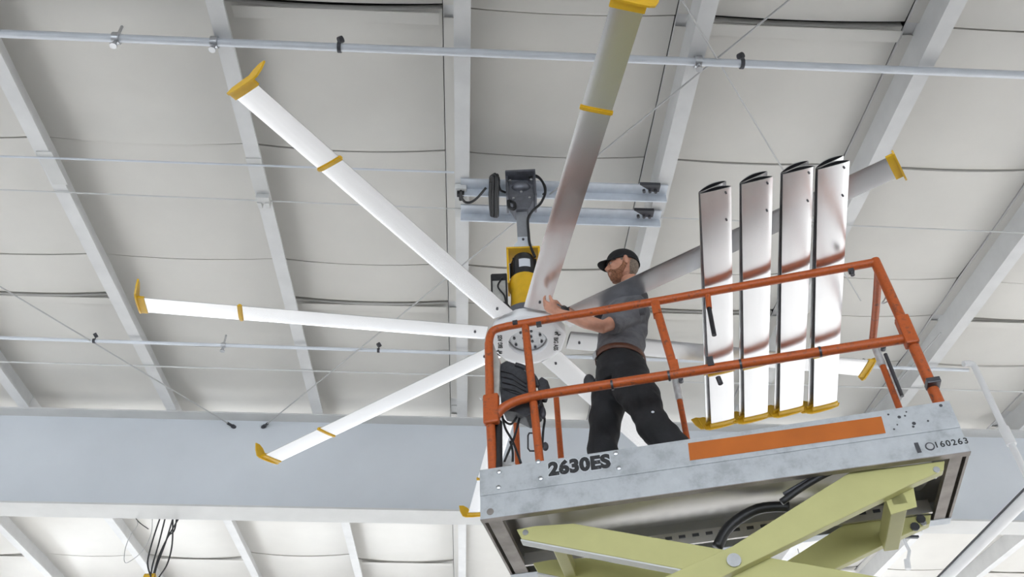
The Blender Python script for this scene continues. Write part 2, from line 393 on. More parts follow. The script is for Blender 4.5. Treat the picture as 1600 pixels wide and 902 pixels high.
cable(onb(412, 667, 3.622), on_roof(1260, -22, -0.03), 0.0065, 'long slanting brace cable from the big beam up past the fan to the top edge')
cable(onb(365, 667, 3.622), on_roof(-60, 412, -0.03), 0.0065, 'brace cable slanting up to the left from the big roof beam')
cable(on_roof(1345, 470, -0.04), on_roof(1030, -60, -0.04), 0.006, 'slanting brace cable crossing behind the leaning spare blades', False)
cable(on_roof(1352, 655, -0.03), on_roof(1470, 520, -0.03), 0.0065, 'short brace cable rising right from the beam behind the lift railing')
# vertical drop pipe and long pipe at right
p = on_roof(1522, 572, -0.08); t = empty('drop_pipe', p - Vector((0, 0, 3.6))); tag(t, 'white vertical drop pipe right of the lift', 'pipe')
mb = MB(); mb.tube(smooth_path([p - EX * 0.10 + EN * 0.02, p - EX * 0.04 + EN * 0.03, p, p - Vector((0, 0, 0.12)), p - Vector((0, 0, 0.5))], 5), 0.030, 14); mb.cyl(p - Vector((0, 0, 0.5)), p - Vector((0, 0, 4.6)), 0.030, 14)
mk('tube', mb, M['pvc'], t, smooth='auto')
mb = MB()
mb.cyl(p - Vector((0, 0, 0.72)), p - Vector((0, 0, 0.90)), 0.045, 14); mk('coupling', mb, M['pvc'], t, smooth='auto')
q0 = on_z(1600, 780, 5.35); q1 = on_z(1475, 905, 5.35); dd = (q1 - q0)
t = empty('duct_pipe', q0); tag(t, 'thick white pipe crossing the bottom right corner in front of the beam', 'pipe')
fy = lambda Y: q0 + dd * ((Y - q0.y) / dd.y)
p0_, p1_ = fy(max(-8.0, q0.y - abs((10.6 - q0.x) / dd.x * dd.y))), fy(20.0)
mb = MB(); mb.cyl(p0_, p1_, 0.058, 18); mk('tube', mb, M['pvc'], t, smooth='auto')
for f_ in (0.08, 0.35, 0.72, 0.95):
    hp0 = p0_.lerp(p1_, f_); mb = MB(); mb.cyl(hp0, Vector((hp0.x, hp0.y, roof_z(hp0.x, hp0.y, 0.2))), 0.006, 6); mb.cyl(hp0 - dd.normalized() * 0.02, hp0 + dd.normalized() * 0.02, 0.066, 16); mk('pipe_hanger', mb, M['steel'], t)
nn_ = dd.cross(Vector((0, 0, 1))).normalized()
mb = MB(); mb.cyl(p0_ + nn_ * -0.062 + Vector((0, 0, 0.02)), p1_ + nn_ * -0.062 + Vector((0, 0, 0.02)), 0.009, 8); mk('tied_cable', mb, M['clampd'], t)  # thin dark rod added for the shaded edge of the pipe
# little fittings hanging under the beam at lower right
p = on_roof(1420, 842, -1.05)
t = empty('conduit_fitting', p); tag(t, 'small white conduit fitting hanging below the beam beside the lift', 'fitting')
mb = MB(); mb.box(p + Vector((0.02, 0, 0.02)), EX, EY, EN, 0.09, 0.02, 0.012); mk('plate', mb, M['clampd'], t)
mb = MB(); mb.tube([p - Vector((0.06, 0, 0)), p - Vector((0.04, 0, 0.14)), p - Vector((0.10, 0, 0.26))], 0.018, 10); mb.cyl(p - Vector((0.10, 0, 0.24)), p - Vector((0.12, 0, 0.34)), 0.032, 10); mk('elbow', mb, M['pvc'], t, smooth='auto')
rpipe('conduit', 4.0, 7.6, 11.0, 7.75, -0.3, 0.012, M['wire'], 'thin grey conduit at the lower right beyond the beam', 'conduit', 8)

# hanging wire bundle below the beam
t = empty('wire_bundle', onb(235, 898, 3.82)); tag(t, 'bundle of loose black wires hanging under the big beam at lower left', 'wires')
W = [[(250, 810), (240, 840), (232, 870), (231, 885), (236, 902)], [(258, 810), (248, 850), (238, 885), (234, 915)], [(270, 811), (258, 850), (245, 885), (238, 915)],
     [(270, 811), (269, 850), (262, 880), (250, 900), (240, 915)], [(279, 811), (262, 840), (248, 870), (238, 905)], [(276, 811), (272, 830), (262, 840), (245, 880), (237, 915)]]
for k, w in enumerate(W):
    mb = MB(); mb.tube(smooth_path([onb(x, y, 3.82 + 0.015 * k) for x, y in w], 6), 0.0085, 6); mk('wire', mb, M['wired'], t, smooth=True)
mb = MB(); mb.tube(smooth_path([onb(x, y, 3.80) for x, y in ((238, 808), (236, 835), (222, 862), (197, 880), (195, 862), (203, 838), (215, 820), (210, 806))], 6), 0.004, 6); mk('thin_wire', mb, M['wire'], t, smooth=True)
mb = MB(); mb.tube(smooth_path([onb(x, y, 3.80) for x, y in ((209, 806), (218, 817), (232, 827))], 6), 0.005, 6); mk('thin_wire', mb, M['wired'], t, smooth=True)
mb = MB(); q = onb(234, 903, 3.86); mb.cyl(q - Vector((0.05, 0, 0)), q + Vector((0.05, 0, 0)), 0.04, 12); mk('wire_tie', mb, M['yellow'], t, smooth='auto')

# ---------------------------------------------------------------- fan blades
CH, TK, BL = 0.157, 0.030, 2.155       # chord, thickness, length
def section(k=14, grow=0.0, inner=0.0):
    """blade section (y,z): y from -CH/2 (leading) to +CH/2 (trailing, swept up tip)"""
    top = []; bot = []
    for i in range(k + 1):
        s = i / k; y = -CH / 2 - grow + (CH + 2 * grow) * s
        th = TK * 2.0 * (0.30 * math.sqrt(max(s, 0)) * (1 - s) + 0.62 * s * (1 - s)) + 0.0035
        th_b = th * 1.25
        cam_ = 0.014 * math.sin(PI * s)
        top.append((y, cam_ + th * 0.62 + grow - inner)); bot.append((y, cam_ * 0.25 - th_b * 0.34 - grow + inner))
    return top[::-1] + bot
PITCHB = math.radians(7)
def bl(x, y, z):   # local blade point with pitch about x: -y side lifted
    return Vector((x, y * math.cos(PITCHB) + z * math.sin(PITCHB), z * math.cos(PITCHB) - y * math.sin(PITCHB)))
def blade_mesh(end):
    mb = MB(); s = section(); n = len(s); xs = [0, end * 0.25, end * 0.5, end * 0.75, end]
    vs = [bl(x, y, z) for x in xs for y, z in s]
    fs = [(i * n + j, i * n + (j + 1) % n, (i + 1) * n + (j + 1) % n, (i + 1) * n + j) for i in range(len(xs) - 1) for j in range(n)]
    fs.append(list(range((len(xs) - 1) * n, len(xs) * n)))
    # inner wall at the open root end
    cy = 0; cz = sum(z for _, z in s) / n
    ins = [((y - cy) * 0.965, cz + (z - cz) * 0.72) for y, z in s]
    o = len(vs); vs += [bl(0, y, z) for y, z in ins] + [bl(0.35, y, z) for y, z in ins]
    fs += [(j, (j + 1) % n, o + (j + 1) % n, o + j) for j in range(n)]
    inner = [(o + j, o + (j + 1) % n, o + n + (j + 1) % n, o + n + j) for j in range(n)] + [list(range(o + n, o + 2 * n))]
    mb.add(vs, fs + inner)
    return mb, len(inner)
bmb, ninner = blade_mesh(BL)
BLADE = None
def build_blade(parent=None, spare=False):
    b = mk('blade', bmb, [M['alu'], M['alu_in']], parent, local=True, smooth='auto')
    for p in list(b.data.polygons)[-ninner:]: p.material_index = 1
    # mid joint fence
    mb = MB(); s = section(grow=0.007); mb.prism([bl(1.545, y, z) for y, z in s], (0.016, 0, 0)); 
    mb.prism([bl(1.538, y, z) for y, z in section(grow=0.0022)], (0.030, 0, 0))
    mk('joint_fence', mb, M['yellow'], b, local=True)
    # winglet: sleeve and upswept end plate
    mb = MB(); mb.prism([bl(BL - 0.035, y, z) for y, z in section(grow=0.006)], (0.045, 0, 0))
    pl = [(-0.102, 0.008), (-0.088, -0.010), (-0.04, -0.017), (0.04, -0.019), (0.095, -0.016), (0.122, -0.004), (0.138, 0.04), (0.142, 0.094), (0.105, 0.092), (0.072, 0.070), (0.052, 0.040), (0.0, 0.038), (-0.07, 0.030)]
    mb.prism([bl(BL + 0.004, y, z) for y, z in pl], (0.010, 0, 0))
    mk('winglet', mb, M['yellow'], b, local=True)
    return b
def set_blade_props(b, spare):
    pass
def add_screws(b, xs, r=0.006):
    for x, y in xs:
        mb = MB(); mb.cyl(bl(x, y, -0.011), bl(x, y, -0.003), r, 10); mk('screw', mb, M['bolt'], b, local=True)

HUB = Vector((0.090, 4.504, 3.65 + CAMZ))
fan = empty('ceiling_fan', Vector((HUB.x, HUB.y, HUB.z - 0.05)))
tag(fan, 'large eight-bladed silver ceiling fan with yellow blade tips and white hub', 'ceiling fan')
proto = build_blade(fan); add_screws(proto, [(0.075, 0.01)], 0.008)
BLADES = {0: 12.2, 1: 56.5, 2: 101.2, 3: 145.7, 4: 191.1, 5: 235.9, 6: 281.8, 7: 326.6}
def copy_tree(o, parent=None):
    c = o.copy(); C.objects.link(c); c.parent = parent; ORG[c.name] = ORG.get(o.name, Vector((0, 0, 0)))
    for ch in list(o.children): copy_tree(ch, c)
    return c
src_children = list(proto.children)
for k, ang in BLADES.items():
    if k == 0: b = proto
    else:
        b = proto.copy(); C.objects.link(b); b.parent = fan
        for ch in src_children:
            c = ch.copy(); C.objects.link(c); c.parent = b
    a = math.radians(ang); b.rotation_euler = (0, 0, a)
    b.location = Vector((math.cos(a) * 0.275, math.sin(a) * 0.275, 0.05 + 0.005))
# hub
hz = HUB.z - 0.05
def ring_pts(r, n, z, ph=0.0, oct_=False):
    out = []
    for i in range(n):
        a = 2 * PI * i / n + ph
        rr = r
        if oct_:
            q = (a - math.radians(11.3) + PI / 8) % (PI / 4) - PI / 8
            rr = min(r, r * 0.955 / math.cos(q))
        out.append(Vector((HUB.x + rr * math.cos(a), HUB.y + rr * math.sin(a), z)))
    return out
n = 64; prof = [(0.128, hz + 0.055, 0), (0.128, hz + 0.003, 0), (0.131, hz, 0), (0.205, hz, 1), (0.236, hz + 0.006, 1), (0.250, hz + 0.022, 1), (0.250, hz + 0.085, 1), (0.15, hz + 0.10, 0)]
mb = MB(); vs = []
for r, z, o_ in prof: vs += ring_pts(r, n, z, 0, o_)
fs = [(i * n + j, i * n + (j + 1) % n, (i + 1) * n + (j + 1) % n, (i + 1) * n + j) for i in range(len(prof) - 1) for j in range(n)]
mb.add(vs, fs); hub = mk('hub_cover', mb, M['hubw'], fan, smooth='auto')
mb = MB(); mb.cyl((HUB.x, HUB.y, hz + 0.028), (HUB.x, HUB.y, hz + 0.06), 0.112, 48); mb.cyl((HUB.x, HUB.y, hz + 0.045), (HUB.x, HUB.y, hz + 0.07), 0.1275, 48)
hp = mk('hub_plate', mb, M['steel'], fan, smooth='auto')
for i in range(8):
    a = 2 * PI * i / 8 + 0.25; q = Vector((HUB.x + 0.092 * math.cos(a), HUB.y + 0.092 * math.sin(a), hz + 0.018))
    mb = MB(); mb.cyl(q, q + Vector((0, 0, 0.012)), 0.009, 6); mk('bolt', mb, M['bolt'], hp)
for i in range(4):
    a = 2 * PI * i / 4 + 0.6; q = Vector((HUB.x + 0.035 * math.cos(a), HUB.y + 0.035 * math.sin(a), hz + 0.020))
    mb = MB(); mb.cyl(q, q + Vector((0, 0, 0.01)), 0.009, 6); mk('bolt', mb, M['bolt'], hp)
def emblem(c, xd, yd):
    pts = [(-.5, -.5), (-.25, -.55), (-.2, -.1), (.15, -.1), (.2, -.55), (.42, -.5), (.45, .05), (.62, .3), (.95, .25), (1.0, .45), (.7, .72), (.62, 1.0), (.5, .75), (.35, 1.0), (.3, .6), (.1, .3), (-.35, .35), (-.6, .2), (-.72, -.25), (-.6, -.25)]
    s = 0.026; xd = Vector(xd); yd = Vector(yd)
    mb = MB(); mb.prism([Vector(c) + xd * x * s + yd * y * s for x, y in pts], (0, 0, -0.002)); return mk('emblem', mb, M['ink'], hub)
zb = hz - 0.0006
text_obj('lettering', 'BIG ASS', 0.040, (HUB.x + 0.168, HUB.y - 0.045, zb), (0, 1, 0), (1, 0, 0), M['ink'], hub, 0.0008, 0.001)
emblem((HUB.x + 0.186, HUB.y - 0.085, zb), (0, 1, 0), (1, 0, 0))
text_obj('lettering', 'BIG ASS', 0.040, (HUB.x - 0.168, HUB.y + 0.045, zb), (0, -1, 0), (-1, 0, 0), M['ink'], hub, 0.0008, 0.001)
emblem((HUB.x - 0.186, HUB.y + 0.085, zb), (0, -1, 0), (-1, 0, 0))
# gear housing, motor, frame plate, side drive box
hx, hy = HUB.x, HUB.y
mb = MB()
prof = [(0.135, 5.34), (0.14, 5.40), (0.125, 5.44), (0.105, 5.47), (0.10, 5.62), (0.115, 5.70), (0.105, 5.74)]
mb.tube([(hx - 0.0, hy, z) for r, z in prof], [r for r, z in prof], 24); mk('gear_housing', mb, M['yellow'], fan, smooth='auto')
mb = MB(); mb.cyl((hx, hy, 5.30), (hx, hy, 5.42), 0.155, 28); mk('drive_flange', mb, M['mount'], fan, smooth='auto')
mb = MB(); mb.tube([(hx + 0.0, hy, z) for z in (5.735, 5.75, 5.90, 5.955, 5.975)], [0.085, 0.094, 0.094, 0.075, 0.02], 24); mo = mk('motor', mb, M['motor'], fan, smooth='auto')
for i in range(10):
    a = 2 * PI * i / 10 + 0.1; mb = MB(); mb.box((hx + 0.096 * math.cos(a), hy + 0.096 * math.sin(a), 5.84), (math.cos(a), math.sin(a), 0), (-math.sin(a), math.cos(a), 0), (0, 0, 1), 0.006, 0.004, 0.07)
    if abs((a % (2 * PI)) - 1.5 * PI) > 0.6: mk('cooling_fin', mb, M['motor'], mo)
mb = MB(); vs = []
for i in range(7):
    a = 1.5 * PI - 0.42 + 0.84 * i / 6 + 0.05
    for z in (5.80, 5.875): vs.append((hx + 0.0965 * math.cos(a), hy + 0.0965 * math.sin(a), z))
mb.add(vs, [(2 * i, 2 * i + 2, 2 * i + 3, 2 * i + 1) for i in range(6)]); tag(mk('rating_label', mb, M['label'], mo), 'pale rating label')
mb = MB()
mb.box((hx - 0.112, hy, 5.84), (1, 0, 0), (0, 1, 0), (0, 0, 1), 0.007, 0.07, 0.165); mb.box((hx + 0.112, hy, 5.84), (1, 0, 0), (0, 1, 0), (0, 0, 1), 0.007, 0.07, 0.165)
mb.box((hx, hy, 6.005), (1, 0, 0), (0, 1, 0), (0, 0, 1), 0.119, 0.075, 0.007); mk('motor_frame', mb, M['yellow'], fan)
q = Vector((hx - 0.175, hy + 0.0, 5.62))
mb = MB(); mb.box(q, (1, 0, 0), (0, 1, 0), (0, 0, 1), 0.048, 0.06, 0.125); dr = mk('drive_box', mb, M['grey'], fan)
mb = MB()
for sx in (-0.052, 0.048): mb.box(q + Vector((sx, -0.055, 0)), (1, 0, 0), (0, 1, 0), (0, 0, 1), 0.006, 0.012, 0.14)
for sz in (-0.13, 0.10, 0.13): mb.box(q + Vector((0, -0.055, sz)), (1, 0, 0), (0, 1, 0), (0, 0, 1), 0.052, 0.014, 0.014)
mk('box_frame', mb, M['motor'], dr)
mb = MB(); mb.tube(smooth_path([q + Vector((0.02, -0.07, 0.10)), q + Vector((-0.01, -0.075, 0.02)), q + Vector((0.03, -0.075, -0.06)), q + Vector((0.045, -0.07, -0.13)), q + Vector((0.09, -0.03, -0.17))], 5), 0.006, 6); mk('lead', mb, M['black'], dr, smooth=True)
# mast
mb = MB(); mb.box((hx + 0.005, hy, 6.25), (1, 0, 0), (0, 1, 0), (0, 0, 1), 0.040, 0.03, 0.20); mst = mk('mast', mb, M['mast'], fan, bevel=0.006)
mb = MB(); mb.prism([(hx - 0.10, hy - 0.035, 6.01), (hx + 0.10, hy - 0.035, 6.01), (hx + 0.045, hy - 0.035, 6.11), (hx + 0.045, hy - 0.035, 6.15), (hx - 0.035, hy - 0.035, 6.15), (hx - 0.035, hy - 0.035, 6.11)], (0, 0.07, 0)); mk('mast_foot', mb, M['channel'], fan)
mb = MB(); mb.cyl((hx + 0.005, hy - 0.045, 6.12), (hx + 0.005, hy - 0.03, 6.12), 0.009, 6); mk('bolt', mb, M['bolt'], fan)
# mount yoke
mb = MB()
for sx in (-0.105, 0.105): mb.box((hx + 0.01 + sx, hy, 6.655), (1, 0, 0), (0, 1, 0), (0, 0, 1), 0.010, 0.09, 0.125)
mb.box((hx + 0.01, hy, 6.775), (1, 0, 0), (0, 1, 0), (0, 0, 1), 0.115, 0.13, 0.010)
mb.prism([(hx - 0.095, hy - 0.06, 6.74), (hx + 0.115, hy - 0.06, 6.74), (hx + 0.115, hy - 0.06, 6.56), (hx + 0.06, hy - 0.06, 6.42), (hx - 0.04, hy - 0.06, 6.42), (hx - 0.095, hy - 0.06, 6.56)], (0, 0.12, 0))
mt_ = mk('mount_yoke', mb, M['mount'], fan, bevel=0.005)
mb = MB(); mb.ball((hx + 0.01, hy - 0.05, 6.66), 0.075, 0.05, 0.045); mk('swivel_joint', mb, M['mount'], mt_, smooth=True)
for sx, sz in ((-0.07, 6.70), (0.09, 6.70), (0.01, 6.60), (-0.05, 6.53), (0.07, 6.53)):
    mb = MB(); mb.cyl((hx + sx, hy - 0.10 if sz > 6.69 else hy - 0.072, sz), (hx + sx, hy - 0.05, sz), 0.010, 8); mk('bolt', mb, M['steel'], mt_)
mb = MB(); mb.tube(smooth_path([(hx - 0.09, hy - 0.07, 6.50), (hx - 0.085, hy - 0.08, 6.42), (hx - 0.05, hy - 0.08, 6.40), (hx - 0.045, hy - 0.07, 6.47), (hx - 0.08, hy - 0.06, 6.51)], 5), 0.013, 8); mk('safety_loop', mb, M['black'], fan, smooth=True)
Yc = hy - 0.07
def py(x, y, dy=0.0): return on_y(x, y, Yc + dy)
mb = MB(); mb.tube(smooth_path([py(826, 277), (py(838, 275)), py(848, 285), py(852, 300), py(848, 312), py(843, 320), py(832, 330), py(825, 342), py(826, 365), py(828, 382), py(836, 402)], 6), 0.010, 8); mk('power_cord', mb, M['black'], fan, smooth=True)
mb = MB(); mb.tube(smooth_path([py(826, 281), py(838, 277), py(850, 287), py(853, 298), py(848, 304)], 6), 0.006, 6); mk('safety_wire', mb, M['clampd'], fan, smooth=True)

# ---------------------------------------------------------------- support angles under the roof, outlet and coiled cord
for (b, lab) in ((-0.10, 'upper pale steel angle bridging two purlins above the fan'), (0.185, 'lower pale steel angle bridging two purlins above the fan')):
    t = empty('support_angle', rf(0.79, b, -0.03)); tag(t, lab, 'steel angle')
    mb = MB(); mb.box(rf(0.79, b, -0.012), EX, EY, EN, 0.80, 0.055, 0.006); mk('flat_leg', mb, M['channel'], t)
    mb = MB(); mb.box(rf(0.79, b + 0.05, -0.05), EX, EY, EN, 0.80, 0.006, 0.04); mk('upright_leg', mb, M['channel'], t)
    mb = MB(); mb.prism([rf(1.36, b - 0.09, -0.022), rf(1.46, b - 0.02, -0.022), rf(1.52, b - 0.02, -0.022), rf(1.52, b - 0.09, -0.022)], -EN * 0.03)
    for k in range(3): mb.cyl(rf(1.40 + 0.045 * k, b - 0.035, -0.05), rf(1.40 + 0.045 * k, b - 0.035, -0.075), 0.012, 8)
    mk('clamp', mb, M['clampd'], t)
p = on_roof(720, 297, -0.03)
t = empty('power_outlet', p); tag(t, 'white power outlet box on the middle purlin with a black plug', 'outlet')
mb = MB(); mb.box(p + EY * 0.015, EX, EY, EN, 0.045, 0.06, 0.027); mk('box', mb, M['flange'], t, bevel=0.006)
mb = MB(); mb.box(p - EN * 0.04 + EY * 0.0, EX, EY, EN, 0.028, 0.02, 0.02); mb.cyl(p - EN * 0.045, p - EN * 0.05 + EY * 0.06, 0.014, 8); mk('plug', mb, M['black'], t, bevel=0.004)
def cy(x, y, c=-0.09): return on_roof(x, y, c)
t = empty('coiled_cord', cy(771, 300)); tag(t, 'black power cord coiled and tied beside the fan mount', 'cord')
mb = MB(); mb.tube(smooth_path([cy(720, 298), cy(721, 308), cy(727, 316), cy(736, 316), cy(746, 309), cy(759, 294)], 6), 0.010, 8); mk('lead_end', mb, M['black'], t, smooth=True)
for i, (x0, x1, y0, y1) in enumerate(((766, 768, 275, 337), (769, 772, 273, 338), (773, 775, 274, 338), (766, 774, 277, 334), (768, 776, 276, 337))):
    mb = MB(); mb.tube(smooth_path([cy(x0, y0 + 3), cy(x0 + 2, y0), cy(x1 + 3, y0 + 2, -0.1), cy(x1 + 2, (y0 + y1) / 2, -0.1), cy(x1 + 2, y1 - 2, -0.1), cy(x1, y1), cy(x0 + 1, y1 - 3), cy(x0 - 1, (y0 + y1) / 2)], 5), 0.0095, 8, closed=True); mk('loop', mb, M['black'], t, smooth=True)
mb = MB(); mb.tube(smooth_path([cy(772, 275), cy(778, 285), cy(782, 297), cy(790, 301)], 6), 0.009, 8); mk('lead_end', mb, M['black'], t, smooth=True)
mb = MB(); mb.cyl(cy(764, 284), cy(780, 284), 0.012, 8); mk('tie', mb, M['black'], t)

# ---------------------------------------------------------------- scissor lift
LA = Vector((2.033, 3.497, 2.066 + CAMZ)); LU = Vector((-0.9803, 0.1973, 0)).normalized(); LV = Vector((0.1973, 0.9803, 0)).normalized(); LZ = Vector((0, 0, 1))
def lp(u, v, w): return LA + u * LU + v * LV + w * LZ
def lx(x, y, v):
    """picture ray to the lift's plane v = const, as a point"""
    d = ray(x, y); P = LA + v * LV; return CAM + d * ((P - CAM).dot(LV) / d.dot(LV))
lift = empty('scissor_lift', Vector((lp(1.14, 0.36, 0).x, lp(1.14, 0.36, 0).y, 0)))
tag(lift, 'raised scissor lift with galvanised platform, worn orange guard rails and pale olive arms', 'scissor lift')
LW = 0.71; LLEN = 2.28
def lbox(name, u0, u1, v0, v1, w0, w1, mat, parent=None, bevel=0.0):
    mb = MB(); mb.box(lp((u0 + u1) / 2, (v0 + v1) / 2, (w0 + w1) / 2), LU, LV, LZ, (u1 - u0) / 2, (v1 - v0) / 2, (w1 - w0) / 2)
    return mk(name, mb, mat, parent or lift, bevel=bevel)
lbox('deck', 0.01, LLEN - 0.01, 0.01, LW - 0.01, 0.12, 0.145, M['galvd'])
sp = lbox('side_panel', 0, LLEN, 0.0, 0.010, 0.0, 0.135, M['galv'], bevel=0.002)
lbox('bottom_lip', 0, LLEN, 0.0, 0.035, -0.004, 0.0, M['endp'], sp)
tp = lbox('toe_board', 0.0, LLEN, -0.006, 0.008, 0.125, 0.272, M['galv'], bevel=0.002)
fp = lbox('side_panel', 0, LLEN, LW - 0.01, LW, 0.0, 0.135, M['galv'])
lbox('bottom_lip', 0, LLEN, LW - 0.06, LW, -0.004, 0.0, M['channel'], fp)
lbox('toe_board', 0.0, LLEN, LW - 0.008, LW, 0.125, 0.272, M['galv'])
for (u0, u1) in ((0.0, 0.012), (LLEN - 0.012, LLEN)):
    e = lbox('end_panel', u0, u1, 0.01, LW - 0.01, 0.0, 0.27, M['endp'])
lbox('end_channel', 0.03, 0.085, 0.012, LW - 0.012, 0.0, 0.03, M['endp']); lbox('end_channel', LLEN - 0.10, LLEN - 0.03, 0.012, LW - 0.012, 0.0, 0.03, M['endp'])
# curved belly tray seen from below
mb = MB(); vs = []; nn = 12
for i in range(nn + 1):
    v = 0.05 + 0.50 * i / nn; w = 0.118 - 0.05 * math.sin(PI * min(1, i / nn * 1.0)) - 0.0 * i
    vs += [lp(0.12, v, w), lp(LLEN - 0.30, v, w)]
mb.add(vs, [(2 * i, 2 * i + 1, 2 * i + 3, 2 * i + 2) for i in range(nn)]); mk('belly_sheet', mb, M['galvd'], lift, smooth=True)
tr = lbox('roller_track', 0.10, LLEN - 0.1, 0.56, 0.575, 0.0, 0.07, M['galvd']); 
for i in range(26): lbox('slot', 0.20 + i * 0.07, 0.235 + i * 0.07, 0.553, 0.56, 0.035, 0.05, M['bolt'], tr)
lbox('roller_track', 0.10, LLEN - 0.1, 0.045, 0.055, 0.02, 0.09, M['endp'])
# bolts, holes, lettering, stripe
for (x, y) in ((780, 738), (779, 762), (858, 726), (841, 722), (845, 748), (962, 709), (967, 732)):
    if x == 858: continue
    q = lx(x, y, -0.006); mb = MB(); mb.tube([q, q - LV * 0.005, q - LV * 0.009], [0.013, 0.012, 0.004], 12); mk('bolt', mb, M['steel'], tp, smooth='auto')
for (x, y, r) in ((1388, 648, .005), (1405, 652, .008), (1414, 650, .005), (1416, 644, .004), (1428, 662, .009), (1427, 667, .006), (1402, 664, .004), (1397, 671, .005), (1450, 658, .005), (1470, 634, .008)):
    q = lx(x, y, -0.006); mb = MB(); mb.cyl(q, q - LV * 0.0012, r, 8); mk('mark', mb, M['bolt'], tp)
for (x, y) in ((1434, 700), (1453, 698)):
    q = lx(x, y, 0.0); mb = MB()
    if x == 1434: mb.box(q - LV * 0.001, LU, LV, LZ, 0.009, 0.0015, 0.026)
    else: mb.cyl(q, q - LV * 0.0015, 0.021, 16)
    mk('hole', mb, M['bolt'], sp)
    if x == 1453: mb = MB(); mb.cyl(q - LV * 0.001, q - LV * 0.003, 0.015, 16); mk('plug', mb, M['steel'], sp)
q = lx(766, 800, 0.0); mb = MB(); mb.cyl(q, q - LV * 0.0015, 0.018, 16); mk('hole', mb, M['endp'], sp)
lb = lx(858, 743, -0.0068)
text_obj('lettering', '2630ES', 0.098, lb, -LU + Vector((0, 0, 0.0)), LZ, M['outline'], tp, 0.0003, 0.0100, 1.07, 0.0)
text_obj('lettering', '2630ES', 0.098, lb - LV * 0.0006, -LU, LZ, M['inkw'], tp, 0.0003, 0.0062, 1.07)
text_obj('serial_number', '160263', 0.042, lx(1461, 700, -0.0006), -LU, LZ, M['ink'], sp, 0.0003, 0.0008, 1.22)
mb = MB(); pts = [lx(1075, 693, -0.007), lx(1377, 651, -0.007), lx(1384, 677, -0.007), lx(1078, 720, -0.007)]; mb.prism(pts, -LV * 0.001); mk('orange_stripe', mb, M['stripe'], tp)
# rails
RR = 0.0235
def rail(name, pts, r=RR, n=12, mat='orange', par=None, sm=4):
    mb = MB(); mb.tube(pts, r, n); return mk(name, mb, M[mat], par or lift, smooth='auto')
WT = 1.19; WM = 0.665
c = [lp(0.06, 0, WT + 0.005), lp(1.2, 0, WT - 0.005), lp(2.08, 0, WT)] + smooth_path([lp(2.11, 0, WT), lp(2.19, 0, WT - 0.012), lp(2.215, 0, WT - 0.06), lp(2.222, 0, WT - 0.13)], 5)
tr_ = rail('top_rail', c)
rail('corner_post', [lp(2.222, 0.0, WT - 0.10), lp(2.222, 0.002, 0.60), lp(2.222, 0.040, 0.30), lp(2.222, 0.040, 0.15)], 0.024)
rail('post', [lp(2.007, 0.006, WT - 0.01), lp(1.974, 0.038, 0.27), lp(1.972, 0.038, 0.15)], 0.022)
mr = rail('mid_rail', [lp(0.06, 0, WM), lp(1.9, 0, WM + 0.012)] + smooth_path([lp(1.93, 0, WM + 0.012), lp(2.06, 0, WM), lp(2.15, 0, WM - 0.035), lp(2.205, 0, WM - 0.10)], 5), 0.0255)
rail('upper_strut', [lp(1.262, 0.0, WT - 0.01), lp(1.222, 0.0, WM)], 0.024)
lbox('strut_plate', 1.236, 1.283, -0.028, 0.024, WT - 0.11, WT - 0.02, M['orange']); lbox('strut_plate', 1.20, 1.245, -0.03, 0.026, WM + 0.01, WM + 0.08, M['orange'])
rail('corner_post', [lp(0.060, 0.0, WT + 0.02), lp(0.048, 0.004, WM), lp(0.032, 0.040, 0.28), lp(0.030, 0.040, 0.15)], 0.027)
lbox('corner_sleeve', 0.020, 0.085, -0.035, 0.03, WM - 0.05, WM + 0.13, M['orange'], bevel=0.008)
lbox('post_collar', 0.002, 0.066, -0.030, 0.04, 0.37, 0.40, M['bolt'], bevel=0.004)
lbox('gusset_plate', 2.17, 2.255, -0.03, 0.012, WM - 0.13, WM + 0.055, M['orange'], bevel=0.01)
# far side
rail('top_rail', [lp(0.035, LW, WT - 0.012), lp(2.0, LW, WT - 0.012)] + smooth_path([lp(2.05, LW, WT - 0.012), lp(2.20, LW, WT - 0.03), lp(2.222, LW, WT - 0.12)], 5))
for u in (2.222, 1.960, 1.215, 0.030):
    rail('far_post', [lp(u, LW - 0.02, WT - 0.02), lp(u, LW - 0.02, 0.15)], 0.018)
for u in (1.215, 0.030):
    rail('latch_sleeve', [lp(u, LW - 0.02, WT - 0.07), lp(u, LW - 0.02, WT - (0.22 if u > 1 else 0.20))], 0.023, mat='tape')
    mb = MB(); q = lp(u - 0.03, LW - 0.04, WT - 0.10); mb.cyl(q, q - LV * 0.03, 0.015, 10); mk('latch_pin', mb, M['bolt'], lift)
rail('clamp_bar', [lp(0.0, LW - 0.05, WT - 0.14), lp(0.0, LW - 0.05, WT - 0.44)], 0.011, mat='bolt')
rail('end_rail', smooth_path([lp(0.055, 0.02, WT - 0.02), lp(0.045, 0.08, WT - 0.012), lp(0.035, 0.4, WT - 0.012), lp(0.032, LW - 0.02, WT - 0.012)], 4), 0.021)
rail('end_rail', [lp(2.222, 0.0, WT - 0.09), lp(2.222, LW, WT - 0.09)], 0.02)
rail('mid_rail', [lp(0.03, LW - 0.04, 0.45), lp(2.22, LW - 0.04, 0.45)], 0.015)
# bands on the mid rail
for (x, y) in ((957, 606), (1046, 592), (1158, 574), (1283, 556)):
    q = lx(x, y, 0); q = lp((q - LA).dot(LU), 0, WM + 0.003); mb = MB(); mb.cyl(q - LU * 0.006, q + LU * 0.006, 0.0285, 14); mk('band', mb, M['bolt'], mr, smooth='auto')
for (x, y) in ((805, 505), (842, 507), (1003, 488), (1330, 424)):
    q = lx(x, y, -0.02); mb = MB(); mb.box(q, LU, LV, LZ, 0.014, 0.012, 0.012); mk('fastener', mb, M['bolt'], tr_)
